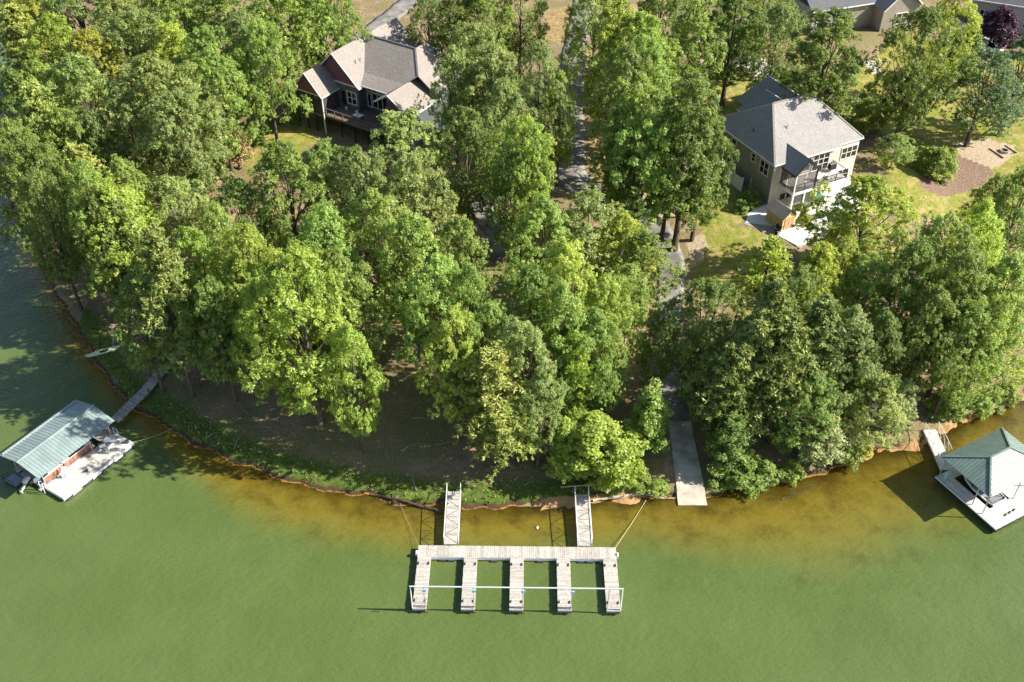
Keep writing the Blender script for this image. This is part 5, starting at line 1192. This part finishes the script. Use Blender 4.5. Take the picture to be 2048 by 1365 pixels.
T(1560,135,80,6,'young','grey','pale leaved shrub behind the taupe house roof', None, 'garden_shrub', 'shrub')
T(1505,55,60,4,'shrub','lime','small yellow green bush on the leaf litter by the concrete drive', None, 'garden_shrub', 'shrub')
T(1502,385,45,1.6,'shrub','dark','dark foundation shrub against the taupe house wall', None, 'garden_shrub', 'shrub')
T(1487,405,36,1.3,'shrub','oak','low green shrub by the patio corner', None, 'garden_shrub', 'shrub')
T(1612,425,30,1.6,'shrub','yellow','pale yellow ornamental plant beside the shed', None, 'garden_shrub', 'shrub')
T(466,262,46,5.5,'twiggy','brown','dry brown leafless shrub at the lawn edge by the wood', None, 'dry_shrub', 'shrub')
T(432,302,26,2.2,'hedge','lime','small bright conical shrub beside the dry brown one', None, 'garden_shrub', 'shrub')
for x, y in ((545,238),(530,250),(590,232),(515,272),(490,300)): T(x,y,26,1.2,'shrub','dark','low round shrub edging the small lawn by the maroon gabled house','shrubs edging the small lawn','garden_shrub','shrub')
T(1918,785,62,3.4,'hedge','oak','rounded green shrub on the bank beside the boathouse gangway', None, 'bank_shrub', 'shrub')
for x, y in ((1965,795),(1992,785),(2020,770)): T(x,y,52,1.8,'shrub','oak','low green shrub on the bank behind the timber edging beam','shrubs behind the timber beam','bank_shrub','shrub')
for x, y, w, c in ((1450,935,70,'oak'),(1490,940,80,'dark'),(1525,925,80,'dark'),(1545,950,50,'oak'),(1585,930,60,'oak'),(1690,890,70,'oak'),(1725,880,60,'yellow')): T(x,y,w,1.7,'shrub',c,{'oak':'mid green shrub on the bank right of the boat ramp','dark':'dark green shrub on the bank right of the boat ramp','yellow':'yellow green shrub trailing into the shallows below the wood'}[c],'shrubs on the bank right of the boat ramp' if c != 'yellow' else None,'bank_shrub','shrub')
for x, y, w in ((1285,955,55),(1320,965,45),(1230,960,40)): T(x,y,w,1.0,'shrub','oak','low green shrub between the driftwood log and the boat ramp','shrubs left of the boat ramp','bank_shrub','shrub')
for x, y in ((830,640),(790,610)): pass
sn = gnd(812,700); sg_ = MB().tube([(0,0,-.3),(.1,.1,4),(-.25,.2,7.5),(-.5,.1,9)], [.2,.16,.11,.04], 7).tube([(-.2,.2,6.5),(.3,.5,8.2)], [.07,.02], 5).build('dead_trunk', 'bark_pale', None, True); sg_.location = sn; tag(sg_, 'bare pale dead trunk standing in a gap among the oaks', 'dead tree')
for x, y, h in ((318,720,3.2),(272,668,2.6)): pass

# ------------------------------------------------------------------ labels: single out look-alike trees by what they stand closest to
MARKS = [('the kayak', ky.location), ('the covered dock', cd.location), ('the maroon gabled house', HL.location), ('the dry brown shrub', gnd(466,330)), ('the dead trunk', sn), ('the shaded gangway', (-5.3,62.9)), ('the sunlit gangway', (6.3,62.5)),
 ('the boat ramp', (16.4,66)), ('the driveway bend', gnd(1330,500)), ('the taupe house', HR.location), ('the yellow shed', sh.location), ('the boathouse gangway', gA), ('the fire pit', fp), ('the concrete drive', gnd(1480,115)), ('the upper driveway', gnd(1150,80)), ('the driveway straight', gnd(1138,290)), ('the far grey house', H3.location), ('the plank walkway', wb2)]
ORD = ['', 'second ', 'third ', 'fourth ', 'fifth ', 'sixth ', 'seventh ', 'eighth ', 'ninth ', 'tenth ', 'eleventh ', 'twelfth ', 'thirteenth ', 'fourteenth ', 'fifteenth ', 'sixteenth ', 'seventeenth ', 'eighteenth ', 'nineteenth ', 'twentieth ']
WORDS = {'oak':'mid green', 'lime':'bright yellow green', 'grey':'grey green', 'dark':'dark green', 'yellow':'yellowing', 'pine':'olive', 'pined':'dark olive'}
import collections
cnt = collections.Counter(o.get('label') for o in COL.objects if o.get('group') in (gw_, gp_, gd_, gr_, 'trees between the driveway bend and the slip dock', 'shrubs edging the small lawn', 'shrubs behind the timber beam', 'shrubs on the bank right of the boat ramp', 'shrubs left of the boat ramp'))
buckets = collections.defaultdict(list)
INV = {v.name: k for k, v in LM.items()}
for o in list(COL.objects):
    if o.get('label') in cnt:
        cr = [c_ for c_ in o.children if c_.name.startswith('crown')][0]; cl_ = INV[cr.material_slots[0].material.name]
        d_, mk = min((math.hypot(o.location[0]-p[0], o.location[1]-p[1]), n_) for n_, p in MARKS)
        buckets[(WORDS[cl_], 'pine' if 'pine' in o.name else 'low shrub' if 'shrub' in o.name else 'broadleaf tree', mk)].append((d_, o))
for (w_, kd, mk), lst in buckets.items():
    for k, (d_, o) in enumerate(sorted(lst, key=lambda a: a[0])): o['label'] = f"{w_} {kd}, {ORD[k]}closest of its colour to {mk}"
